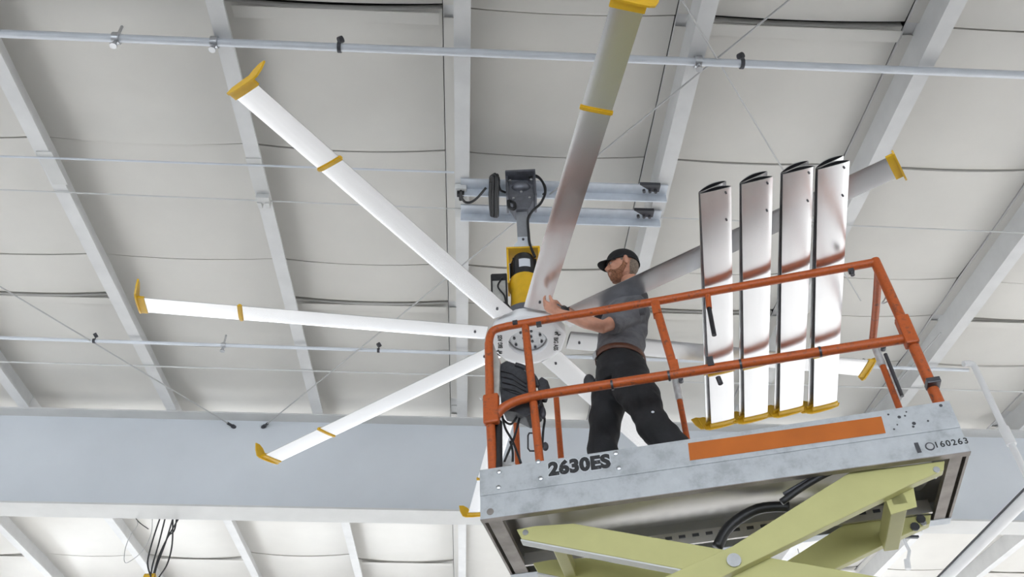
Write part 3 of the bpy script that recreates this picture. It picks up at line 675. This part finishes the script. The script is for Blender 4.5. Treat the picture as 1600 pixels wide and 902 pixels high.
# pin with black grip hanging from the top rail
q0 = lx(1106, 462, 0.0); q1 = lx(1108, 482, 0.0); q2 = lx(1116, 524, 0.0)
mb = MB(); mb.cyl(q0, q1, 0.016, 10); mk('lanyard_clip', mb, M['orange'], lift); mb = MB(); mb.cyl(q1, q2, 0.013, 10); mk('rubber_grip', mb, M['black'], lift)
mb = MB(); mb.cyl(lx(1122, 590, -0.03), lx(1126, 600, -0.03), 0.014, 8); mk('lanyard_clip', mb, M['bolt'], lift)
mb = MB(); q = lx(1110, 566, -0.02); mb.box(q, LU, LV, LZ, 0.016, 0.012, 0.028); mk('lanyard_clip', mb, M['bolt'], lift)
mb = MB(); q = lx(1330, 424, -0.02); mb.cyl(q, q - LZ * 0.03, 0.012, 8); mk('rail_pin', mb, M['bolt'], lift)
# chain beside the near right post and small wire clip
c0 = lx(1423, 545, 0.03); c1 = lx(1462, 612, 0.03); ch = empty('gate_chain', c0 - ORG[lift.name]); ch.parent = lift; ORG[ch.name] = c0
nl = 13
for i in range(nl):
    q = c0.lerp(c1, (i + 0.5) / nl); dd = (c1 - c0).normalized(); sd = LU if i % 2 else LV
    sd = (sd - dd * sd.dot(dd)).normalized(); mb = MB()
    mb.tube([q + dd * 0.017 * math.cos(a) + sd * 0.010 * math.sin(a) for a in [2 * PI * k / 10 for k in range(10)]], 0.0032, 6, closed=True)
    mk('link', mb, M['bolt'], ch, smooth=True)
mb = MB(); mb.tube([lx(1400, 500, 0.03), lx(1428, 552, 0.03), lx(1462, 625, 0.03)], 0.008, 6); mk('gate_cable', mb, M['black'], lift, smooth=True)
mb = MB(); mb.tube(smooth_path([lx(1378, 450, 0.03), lx(1384, 464, 0.03), lx(1378, 474, 0.03), lx(1388, 470, 0.03), lx(1386, 458, 0.03)], 5), 0.004, 6); mk('wire_clip', mb, M['wire'], lift, smooth=True)
# left end: document board, control box, hoses, cables
mb = MB(); pts = [lx(767, 527, 0.03), lx(772, 540, 0.03), lx(781, 565, 0.03), lx(779, 628, 0.03), lx(770, 634, 0.03)]; mb.prism(pts, LV * 0.02); mk('document_board', mb, M['grey'], lift)
mb = MB(); pts = [lx(781, 569, 0.05), lx(791, 563, 0.05), lx(806, 568, 0.05), lx(826, 583, 0.05), lx(830, 600, 0.05), lx(828, 618, 0.05), lx(808, 616, 0.05), lx(781, 606, 0.05)]
mb.prism(pts, LV * 0.16); cb = mk('control_box', mb, M['blackp'], lift, bevel=0.008)
mb = MB(); pts = [lx(x, y, 0.06) for x, y in ((780, 604), (800, 612), (828, 612), (846, 622), (840, 640), (822, 652), (806, 644), (784, 640))]; mb.prism(pts, LV * 0.12); mk('box_base', mb, M['blackp'], cb, bevel=0.006)
for k in range(4):
    mb = MB(); mb.tube([lx(783 + k, 580 + 9 * k, 0.045), lx(800 + 2 * k, 584 + 9 * k, 0.045), lx(822, 600 + 6 * k, 0.045)], 0.004, 6); mk('ridge', mb, M['black'], cb, smooth=True)
mb = MB(); pts = [lx(x, y, 0.05) for x, y in ((838, 596), (846, 588), (856, 594), (854, 606), (850, 618), (842, 617))]; mb.prism(pts, LV * 0.08); mk('joystick_grip', mb, M['blackp'], cb, bevel=0.008)
mb = MB(); mb.tube(smooth_path([lx(x, y, 0.05) for x, y in ((806, 570), (822, 576), (835, 590), (840, 604))], 5), 0.014, 8); mk('guard_hoop', mb, M['blackp'], cb, smooth=True)
mb = MB(); mb.tube([lx(778, 660, 0.05), lx(778, 680, 0.05), lx(778, 742, 0.05)], 0.024, 14); hs = mk('hose_sleeve', mb, M['black'], lift, smooth='auto')
mb = MB(); mb.cyl(lx(776, 640, 0.05), lx(777, 664, 0.05), 0.020, 12); mk('foil_wrap', mb, M['tape'], hs)
for w in ([(783, 640), (786, 655), (798, 663), (808, 650), (810, 636)], [(783, 640), (789, 668), (801, 690), (814, 724)], [(812, 636), (811, 655), (803, 685), (788, 722)], [(797, 690), (801, 705), (801, 722)], [(846, 640), (851, 655), (849, 672), (847, 700)]):
    mb = MB(); mb.tube(smooth_path([lx(x, y, 0.12) for x, y in w], 5), 0.0065, 8); mk('control_cable', mb, M['black'], lift, smooth=True)
mb = MB(); mb.tube([lx(x, y, 0.3) for x, y in ((838, 677), (827, 677), (825, 681), (825, 701), (828, 705), (838, 705))], 0.005, 8); mk('wire_handle', mb, M['clampd'], lift, smooth='auto')
mb = MB(); mb.ball(lx(852, 698, 0.2), 0.018, 0.018, 0.026); mk('control_knob', mb, M['clampd'], lift, smooth=True)
mb = MB(); mb.ball(lx(848, 645, 0.1), 0.018, 0.018, 0.04); mk('control_knob', mb, M['clampd'], lift, smooth=True)
mb = MB(); mb.prism([lx(x, y, 0.12) for x, y in ((784, 727), (790, 712), (797, 712), (806, 727))], LV * 0.05); mk('floor_bracket', mb, M['tape'], lift)
mb = MB(); mb.tube([lx(762, 624, 0.0) + LU * 0.03, lx(750, 622, 0.0)], 0.006, 6); mk('hook', mb, M['tape'], lift)

# scissor arms: polygons in the lift's own u,w planes
def arm(name, pts, v0, th, par=None):
    mb = MB(); mb.prism([lp(u, v0, w) for u, w in pts], LV * th); return mk(name, mb, M['olive'], par or lift, bevel=0.004)
def slope_arm(u0, w0, u1, w1, h, v0, th, cut=0.0):
    d = Vector((u1 - u0, w1 - w0)).normalized(); nrm = Vector((-d.y, d.x)) * (h / 2)
    return [(u0 + nrm.x, w0 + nrm.y), (u1 + nrm.x, w1 + nrm.y), (u1 - nrm.x, w1 - nrm.y), (u0 - nrm.x, w0 - nrm.y)]
CU, CW = 1.135, -0.345
# first pair: right-hand arms (outer, v=.05 and .60) and left-hand arms (inner)
right_poly = [(0.105, 0.000), (0.125, -0.045), (0.30, -0.10), (1.16, -0.400), (2.16, -0.735), (2.20, -0.62), (1.12, -0.275), (0.52, 0.010)]
ar = arm('scissor_arm', right_poly, 0.055, 0.05)
ar2 = arm('scissor_arm', right_poly, 0.585, 0.05)
left_poly = [(2.125, -0.020), (2.10, -0.075), (1.15, -0.400), (0.14, -0.735), (0.10, -0.62), (1.10, -0.280), (1.84, -0.030), (2.03, -0.015)]
al = arm('scissor_arm', left_poly, 0.110, 0.05)
al2 = arm('scissor_arm', left_poly, 0.50, 0.05)
# cross tubes
mb = MB(); mb.box(lp(0.345, 0.345, -0.115), LU, LV, LZ, 0.035, 0.24, 0.045); mk('cross_tube', mb, M['olive'], lift, bevel=0.004)
mb = MB(); mb.box(lp(1.93, 0.33, -0.09), LU, LV, LZ, 0.03, 0.20, 0.035); mk('cross_tube', mb, M['olive'], lift, bevel=0.004)
arm('tie_plate', [(0.26, -0.06), (0.40, -0.10), (0.40, -0.20), (0.28, -0.18)], 0.105, 0.006)
def pin(u, w, v0, v1, r=0.022):
    mb = MB(); mb.cyl(lp(u, v0, w), lp(u, v1, w), r, 16); o = mk('pivot_pin', mb, M['steel'], lift, smooth='auto')
    mb = MB(); mb.cyl(lp(u, v0 - 0.002, w), lp(u, v0 + 0.004, w), r * 1.45, 16); mk('washer', mb, M['steel'], o, smooth='auto')
pin(1.125, -0.345, 0.046, 0.66); pin(0.155, -0.04, 0.052, 0.12, 0.010); pin(0.155, -0.04, 0.58, 0.66, 0.010); pin(2.08, -0.045, 0.108, 0.17, 0.010)
for v_ in (0.108, 0.498):  # pale strips standing in for glare on the arm undersides
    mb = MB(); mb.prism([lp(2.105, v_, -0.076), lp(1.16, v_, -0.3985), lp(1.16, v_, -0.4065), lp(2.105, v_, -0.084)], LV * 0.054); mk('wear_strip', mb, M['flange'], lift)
for (u, w) in ((0.20, -0.055), (0.16, -0.02)): 
    mb = MB(); mb.cyl(lp(u, 0.575, w), lp(u, 0.585, w), 0.022, 10); mk('roller', mb, M['bolt'], lift)
# lower scissor stages down to the chassis (below the frame of the picture)
lev = 0.70; wb = -0.345
for s in range(1, 5):
    wc = wb - lev * s
    for v0 in ((0.055, 0.585) if s % 2 == 0 else (0.055, 0.585)): arm('scissor_arm', slope_arm(0.13, wc + lev / 2, 2.14, wc - lev / 2, 0.11, 0, 0), v0, 0.05)
    for v0 in (0.110, 0.50): arm('scissor_arm', slope_arm(2.14, wc + lev / 2, 0.13, wc - lev / 2, 0.11, 0, 0), v0, 0.05)
    pin(1.135, wc, 0.046, 0.66); pin(0.135, wc + lev / 2, 0.046, 0.66, 0.018); pin(2.14, wc + lev / 2, 0.046, 0.66, 0.018)
lbox('chassis', 0.02, 2.26, 0.02, 0.70, -3.52, -3.20, M['orange'], bevel=0.02)
for u in (0.35, 1.95):
    for v in (0.0, 0.66):
        mb = MB(); mb.cyl(lp(u, v - 0.03, -3.506), lp(u, v + 0.09, -3.506), 0.16, 24); mk('wheel', mb, M['black'], lift, smooth='auto')
# hoses under the deck
mb = MB(); mb.tube(smooth_path([lp(0.45, 0.045, 0.03), lp(0.60, 0.045, 0.02), lp(0.74, 0.045, -0.035), lp(0.86, 0.045, -0.10)], 5), 0.016, 10); mk('hydraulic_hose', mb, M['black'], lift, smooth=True)
mb = MB(); mb.tube(smooth_path([lp(0.58, 0.05, 0.035), lp(0.70, 0.05, 0.00), lp(0.84, 0.05, -0.06)], 5), 0.010, 10); mk('hydraulic_hose', mb, M['clampd'], lift, smooth=True)
mb = MB(); mb.tube(smooth_path([lp(0.80, 0.30, 0.00), lp(0.95, 0.30, 0.01), lp(1.10, 0.30, -0.06), lp(1.18, 0.30, -0.16)], 5), 0.026, 10); mk('hydraulic_hose', mb, M['black'], lift, smooth=True)

# ---------------------------------------------------------------- spare blades lying across the rails
spx = [1.135, 1.341, 1.543, 1.750]; names = ['leftmost', 'second from the left', 'third from the left', 'rightmost']
ang = math.atan2(LV.y, LV.x)
zr = LA.z + WT + RR
roots = [on_z(1119, 300, 3.285 + CAMZ), on_z(1184, 285, 3.285 + CAMZ), on_z(1249, 269, 3.285 + CAMZ), on_z(1304, 261, 3.285 + CAMZ)]
tips = [on_z(1130, 668, 3.285 + CAMZ), on_z(1182, 654, 3.285 + CAMZ), on_z(1237, 645, 3.285 + CAMZ), on_z(1290, 636, 3.285 + CAMZ)]
first = None
for i in range(4):
    for up in (0, 1):
        r0 = roots[i]; tdir = (tips[i] - roots[i]); a = math.atan2(tdir.y, tdir.x)
        t = empty('fan_blade', (0, 0, 0)); t.rotation_mode = 'XYZ'
        if first is None:
            b = build_blade(t); b.name = 'airfoil'; add_screws(b, [(0.03, -0.05), (0.22, -0.05)], 0.005); first = b
        else:
            b = first.copy(); C.objects.link(b); b.parent = t
            for ch_ in list(first.children):
                c_ = ch_.copy(); C.objects.link(c_); c_.parent = b
        sd = Vector((-math.sin(a), math.cos(a), 0))    # +y side of the blade (left in the picture)
        if up == 0:
            t.location = r0 + Vector((0, 0, 0.014)); t.rotation_euler = (0, 0, a)
        else:
            t.location = r0 + sd * 0.010 + Vector((0, 0, 0.052)) + tdir.normalized() * 0.010; t.rotation_euler = (math.radians(-13), 0, a + math.radians(0.7))
        tag(t, 'spare silver fan blade across the rails, %s pair, %s of the two' % (names[i], 'upper' if up else 'lower'), 'fan blade', 'spare fan blades laid across the lift railing')

# ---------------------------------------------------------------- the worker
def remesh_obj(name, mb, mat, parent, voxel, smooth_it=4, fac=0.5, deform=None):
    o = mk(name, mb, mat, parent, smooth=True)
    md = o.modifiers.new('r', 'REMESH'); md.mode = 'VOXEL'; md.voxel_size = voxel; md.use_smooth_shade = True
    sm = o.modifiers.new('s', 'SMOOTH'); sm.iterations = smooth_it; sm.factor = fac
    dg = bpy.context.evaluated_depsgraph_get(); me = bpy.data.meshes.new_from_object(o.evaluated_get(dg))
    o.modifiers.clear(); old = o.data; o.data = me; me.name = name; bpy.data.meshes.remove(old)
    if not me.materials: me.materials.append(mat)
    for p_ in me.polygons: p_.use_smooth = True
    if deform:
        for v in me.vertices: v.co = deform(v.co + ORG[parent.name]) - ORG[parent.name]
    return o
PY = 4.22
deckz = LA.z + 0.145
footL = Vector((1.02, 4.14, deckz)); footR = Vector((0.40, 4.36, deckz))
man = empty('person', Vector((0.70, PY + 0.02, deckz)))
tag(man, 'bearded man in black cap, grey t-shirt and black work trousers reaching to the fan hub', 'person')
PVC = lambda x, y, Y: on_y(x, y, Y)
pel = PVC(972, 590, 4.25); wai = PVC(968, 552, 4.25); che = PVC(976, 505, 4.27); nek = PVC(990, 462, 4.27); neck2 = PVC(984, 440, 4.27)
hipN = PVC(992, 600, 4.16); hipF = PVC(955, 600, 4.34)
kneeN = PVC(1022, 668, 4.12); kneeF = PVC(944, 672, 4.36)
shN = PVC(995, 486, 4.13); shF = PVC(962, 478, 4.42)
elN = PVC(942, 511, 4.02); wrN = PVC(872, 489, 4.06)
elF = PVC(915, 505, 4.40); wrF = PVC(878, 484, 4.24)
hc = PVC(972, 417, 4.27)   # head centre
# --- head (face points to -X, slightly toward the camera and down)
fwd = Vector((-0.985, -0.10, -0.06)).normalized(); side = Vector((0, 0, 1)).cross(fwd).normalized(); upv = fwd.cross(side).normalized()
HM = Matrix((fwd, side, upv)).transposed()   # columns: forward, side, up
def hd(f, s, u): return hc + HM @ Vector((f, s, u))
def head_pts(mb):
    mb.ball(hd(-0.010, 0, 0.028), 0.100, 0.078, 0.098, HM, 24, 16)          # skull
    mb.ball(hd(0.030, 0, -0.030), 0.066, 0.062, 0.085, HM, 20, 14)          # face
    mb.ball(hd(0.050, 0, -0.092), 0.038, 0.036, 0.024, HM, 14, 10)          # chin
    for s in (-1, 1):
        mb.ball(hd(0.020, s * 0.045, -0.072), 0.045, 0.018, 0.024, HM, 12, 8)   # jaw
        mb.ball(hd(0.068, s * 0.036, -0.018), 0.022, 0.022, 0.018, HM, 12, 8)   # cheek
        mb.ball(hd(-0.012, s * 0.079, -0.012), 0.019, 0.014, 0.033, HM, 12, 8)  # ear
        mb.ball(hd(-0.010, s * 0.090, 0.006), 0.016, 0.008, 0.018, HM, 10, 6)
    mb.ball(hd(0.078, 0, 0.022), 0.018, 0.048, 0.012, HM, 14, 8)            # brow
    mb.tube([hd(0.086, 0, 0.012), hd(0.104, 0, -0.014), hd(0.110, 0, -0.026)], [0.009, 0.012, 0.014], 10)   # nose
    mb.ball(hd(0.100, 0, -0.030), 0.014, 0.017, 0.010, HM, 10, 8)
    mb.ball(hd(0.090, 0, -0.056), 0.012, 0.024, 0.007, HM, 12, 8); mb.ball(hd(0.087, 0, -0.066), 0.012, 0.022, 0.007, HM, 12, 8)
body = MB(); head_pts(body)
body.tube([neck2 + Vector((0.0, 0, 0.02)), neck2 + (nek - neck2) * 0.5, nek, che], [0.058, 0.060, 0.072, 0.10], 16)
# torso and limbs under the clothes
body.tube([nek, che, wai, pel], [0.07, 0.13, 0.12, 0.12], 16)
body.tube([shF, che.lerp(nek, 0.6), shN], [0.055, 0.08, 0.055], 14)
body.tube([shN, shN.lerp(elN, 0.5), elN, elN.lerp(wrN, 0.3), wrN], [0.056, 0.050, 0.041, 0.043, 0.026], 14)
body.tube([shF, shF.lerp(elF, 0.5), elF, elF.lerp(wrF, 0.3), wrF], [0.056, 0.050, 0.041, 0.043, 0.026], 14)
for hp_, kn, ft in ((hipN, kneeN, footL), (hipF, kneeF, footR)):
    an = ft + Vector((0.02, 0, 0.11)); body.tube([pel.lerp(hp_, 0.6), hp_, kn, kn.lerp(an, 0.35), an], [0.09, 0.085, 0.058, 0.055, 0.036], 14)
# --- hands
def hand(mb, wr, tip_dir, palm_n, thumb_dir, curl, size=1.0):
    d = tip_dir.normalized(); nrm = (palm_n - d * palm_n.dot(d)).normalized(); sd = d.cross(nrm).normalized()
    if sd.dot(thumb_dir) < 0: sd = -sd
    pc = wr + d * 0.050 * size
    mb.tube([wr - d * 0.01, wr + d * 0.02, pc, wr + d * 0.088 * size], [0.025, 0.027, 0.030, 0.026], 12)
    for q in (-0.026, -0.009, 0.009, 0.026):
        mb.tube([wr + d * 0.02 + sd * q * 0.6, wr + d * 0.088 * size + sd * q], [0.018, 0.0145], 10)
    for k, (q, ln) in enumerate(((0.030, 0.070), (0.011, 0.079), (-0.009, 0.073), (-0.028, 0.058))):
        p0 = wr + d * 0.085 * size + sd * q; a0 = curl * 0.4; pts = [p0]; r = [0.0105]; ang_ = a0; 
        for seg, f in enumerate((0.45, 0.31, 0.24)):
            dirv = d * math.cos(ang_) + nrm * math.sin(ang_) + sd * q * 1.5
            pts.append(pts[-1] + dirv.normalized() * ln * f * size); r.append(0.0095 - 0.0012 * seg); ang_ += curl * (0.95 + 0.1 * k)
        mb.tube(pts, r, 10); mb.ball(pts[-1], 0.0072, 0.0072, 0.0072, None, 8, 6)
    t0 = wr + d * 0.03 * size + sd * 0.026
    tp_ = [t0, t0 + (sd * 0.7 + d * 0.6 + nrm * 0.25) * 0.034, t0 + (sd * 0.8 + d * 1.4 + nrm * 0.7) * 0.036, t0 + (sd * 0.55 + d * 2.0 + nrm * 1.2) * 0.038]
    mb.tube(tp_, [0.015, 0.013, 0.0115, 0.009], 10); mb.ball(tp_[-1], 0.0085, 0.0085, 0.0085, None, 8, 6)
bdir = Vector((math.cos(math.radians(281.8)), math.sin(math.radians(281.8)), 0))
hgN = HUB + bdir * 0.335 - Vector((0, 0, 0.01)); 
hand(body, wrN, (PVC(838, 470, 4.08) - wrN), Vector((-0.1, 0.15, 1)), Vector((-0.1, -1, 0.3)), 0.55)
hand(body, wrF, (PVC(840, 466, 4.20) - wrF), Vector((-0.3, -0.1, -1)), Vector((0, -1, 0.2)), 0.55)
bo = remesh_obj('body', body, M['skin'], man, 0.0055, 3)
for s in (-1, 1):
    mb = MB(); mb.ball(hd(0.080, s * 0.031, 0.002), 0.010, 0.011, 0.0065, HM, 12, 8); e_ = mk('eye', mb, M['eye'], man, smooth=True)
    mb = MB(); mb.ball(hd(0.0905, s * 0.031, 0.002), 0.004, 0.006, 0.006, HM, 10, 6); mk('iris', mb, M['hair'], e_, smooth=True)
# beard and moustache, hair
mb = MB()
mb.ball(hd(0.050, 0, -0.094), 0.050, 0.046, 0.034, HM, 18, 12)
for s in (-1, 1):
    mb.tube([hd(0.000, s * 0.070, -0.010), hd(0.006, s * 0.066, -0.045), hd(0.030, s * 0.055, -0.078), hd(0.062, s * 0.036, -0.088)], [0.009, 0.016, 0.022, 0.026], 10)
    mb.tube([hd(0.098, s * 0.004, -0.046), hd(0.090, s * 0.024, -0.052), hd(0.076, s * 0.034, -0.072)], [0.010, 0.011, 0.013], 8)
remesh_obj('beard', mb, M['beard'], man, 0.005, 3)
mb = MB(); mb.ball(hd(-0.052, 0, -0.002), 0.060, 0.070, 0.066, HM, 20, 14)
for s in (-1, 1): mb.ball(hd(0.012, s * 0.070, 0.014), 0.014, 0.009, 0.020, HM, 10, 8)
remesh_obj('hair', mb, M['hair'], man, 0.005, 2)
# cap
mb = MB(); vs = []; nu, nv = 28, 8
for j in range(nv + 1):
    th = (PI / 2) * j / nv
    for i in range(nu):
        a = 2 * PI * i / nu
        vs.append(hd(-0.010 + 0.112 * math.sin(th) * math.cos(a), 0.090 * math.sin(th) * math.sin(a), 0.034 + 0.104 * math.cos(th) - 0.004 * math.cos(a) * math.sin(th)))
for i in range(nu):
    a = 2 * PI * i / nu; vs.append(hd(-0.010 + 0.113 * math.cos(a), 0.091 * math.sin(a), 0.014 - 0.012 * (1 - math.cos(a)) * 0.5))
mb.add(vs, [(j * nu + i, j * nu + (i + 1) % nu, (j + 1) * nu + (i + 1) % nu, (j + 1) * nu + i) for j in range(nv + 1) for i in range(nu)])
cp = mk('cap', mb, M['cap'], man, smooth=True); so = cp.modifiers.new('s', 'SOLIDIFY'); so.thickness = 0.004
mb = MB(); vs = []; nb = 12
for k in range(2):
    for i in range(nb + 1):
        s = -1 + 2 * i / nb; f = 0.095 * math.sqrt(max(0, 1 - s * s * 0.75)); 
        rr = [0.078 * math.sqrt(max(0, 1 - s * s * 0.55)) + 0.010, 0.078 * math.sqrt(max(0, 1 - s * s * 0.55)) + 0.085 * math.sqrt(max(0.0, 1 - s * s))][k]
        vs.append(hd(rr, 0.076 * s * (1 - 0.08 * k), 0.040 - 0.022 * s * s - 0.014 * k))
n_ = nb + 1
mb.add(vs, [(i, i + 1, n_ + i + 1, n_ + i) for i in range(nb)]); br = mk('cap_brim', mb, M['cap'], cp, smooth=True); so = br.modifiers.new('s', 'SOLIDIFY'); so.thickness = 0.005
mb = MB(); mb.ball(hd(-0.010, 0, 0.139), 0.008, 0.008, 0.005, HM, 8, 6); mk('cap_button', mb, M['cap'], cp, smooth=True)
# --- shirt
sh = MB()
sh.tube([nek.lerp(neck2, 0.25), nek, nek.lerp(che, 0.45), che, che.lerp(wai, 0.5), wai, wai.lerp(pel, 0.18)], [0.066, 0.090, 0.130, 0.148, 0.145, 0.146, 0.140], 20)
sh.tube([shF, che.lerp(nek, 0.75), shN], [0.070, 0.095, 0.070], 16)
for a_, b_ in ((shN, elN), (shF, elF)):
    e_ = a_.lerp(b_, 0.80); sh.tube([a_, a_.lerp(b_, 0.4), e_], [0.076, 0.072, 0.070], 16)
    sh.tube([a_.lerp(che, 0.35), a_.lerp(b_, 0.35)], [0.09, 0.070], 14)
def crease(p):
    q = p; k = math.sin(q.z * 46 + q.x * 30 + 2.2 * math.sin(q.x * 17 + q.y * 9)) * 0.0042 + math.sin(q.z * 85 - q.x * 60) * 0.0018
    c_ = che; dv = Vector((q.x - c_.x, q.y - c_.y, 0)); 
    return q + (dv.normalized() if dv.length > 1e-4 else dv) * k
remesh_obj('shirt', sh, M['shirt'], man, 0.008, 4, deform=crease)
# --- belt
wb_ = wai.lerp(pel, 0.30); mb = MB()
ring = [wb_ + Vector((0.152 * math.cos(a), 0.150 * math.sin(a), -0.02 * math.cos(a))) for a in [2 * PI * k / 28 for k in range(28)]]
vs = []; 
for z in (-0.019, 0.019):
    vs += [p_ + Vector((0, 0, z)) for p_ in ring]
mb.add(vs, [(i, (i + 1) % 28, 28 + (i + 1) % 28, 28 + i) for i in range(28)]); be = mk('belt', mb, M['belt'], man, smooth=True); so = be.modifiers.new('s', 'SOLIDIFY'); so.thickness = 0.006
mb = MB(); mb.box(ring[15] + Vector((-0.006, 0, 0)), (0.35, -1, 0), (1, 0.35, 0), (0, 0, 1), 0.022, 0.004, 0.024); mk('belt_buckle', mb, M['steel'], be, bevel=0.003)
# --- trousers
tr = MB(); tr.tube([wb_ - Vector((0, 0, 0.005)), wb_.lerp(pel, 0.5), pel, pel - Vector((0, 0, 0.05))], [0.142, 0.156, 0.160, 0.130], 20)
for hp_, kn, ft in ((hipN, kneeN, footL), (hipF, kneeF, footR)):
    an = ft + Vector((0.02, 0, 0.07)); tr.tube([pel.lerp(hp_, 0.5) - Vector((0, 0, 0.0)), hp_ - Vector((0, 0, 0.04)), hp_.lerp(kn, 0.55), kn, kn.lerp(an, 0.3), kn.lerp(an, 0.65), an], [0.125, 0.122, 0.104, 0.090, 0.088, 0.080, 0.078], 18)
pk = kneeN.lerp(hipN, 0.38) + Vector((0.03, -0.085, 0)); tr.ball(pk, 0.05, 0.025, 0.07, None, 12, 8)
def crease2(p):
    k = math.sin(p.z * 30 + p.x * 22 + 1.5 * math.sin(p.x * 12)) * 0.005 + math.sin(p.z * 62 - p.x * 41) * 0.002
    return p + Vector((k, -k * 0.7, 0))
tz = remesh_obj('trousers', tr, M['pants'], man, 0.009, 4, deform=crease2)
mb = MB(); q = PVC(1020, 644, 4.0); q.y = pk.y - 0.03; q = on_y(1020, 644, q.y); mb.ball(q, 0.009, 0.004, 0.007, None, 8, 6); mk('pocket_stud', mb, M['label'], tz)
mb = MB(); q = on_y(913, 598, 4.15); mb.ball(q + Vector((0.03, 0, 0.0)), 0.035, 0.03, 0.055, None, 12, 8); mk('tool_pouch', mb, M['blackp'], man, smooth=True)
mb = MB(); mb.tube(smooth_path([on_y(1010, 505, 4.08), on_y(1012, 520, 4.10), on_y(1003, 545, 4.12)], 4), 0.004, 6); 
# boots
for ft in (footL, footR):
    mb = MB(); mb.tube([ft + Vector((0.06, 0, 0.045)), ft + Vector((0.0, 0, 0.05)), ft + Vector((-0.11, 0, 0.042)), ft + Vector((-0.19, 0, 0.034))], [0.036, 0.045, 0.042, 0.030], 14)
    mb.tube([ft + Vector((0.02, 0, 0.05)), ft + Vector((0.02, 0, 0.17))], [0.045, 0.046], 14)
    bt = remesh_obj('boot', mb, M['boot'], man, 0.008, 2)
    mb = MB(); mb.prism([ft + Vector((x, y, 0.0)) for x, y in ((0.09, -0.03), (0.09, 0.03), (0.0, 0.042), (-0.12, 0.048), (-0.20, 0.03), (-0.20, -0.03), (-0.12, -0.048), (0.0, -0.042))], (0, 0, 0.018)); mk('sole', mb, M['black'], bt)
# wrist band and tool in the far hand
dd = (wrF - elF).normalized(); mb = MB(); mb.cyl(wrF - dd * 0.035, wrF - dd * 0.005, 0.032, 16); tag(mk('wrist_strap', mb, M['black'], man, smooth='auto'), 'black wrist strap')
t = empty('nut_driver', wrF + Vector((0, 0, -0.02))); tag(t, 'small black tool held in the worker\'s far hand at the fan hub', 'tool')
q = wrF + Vector((0.0, -0.01, 0.03)); mb = MB(); mb.tube([on_y(888, 487, 4.19), on_y(878, 480, 4.19)], [0.013, 0.011], 10); mk('handle', mb, M['black'], t, smooth='auto')
mb = MB(); mb.cyl(on_y(878, 480, 4.19), on_y(862, 470, 4.19), 0.005, 8); mk('shaft', mb, M['bolt'], t, smooth='auto')
print('objects', len(bpy.data.objects))
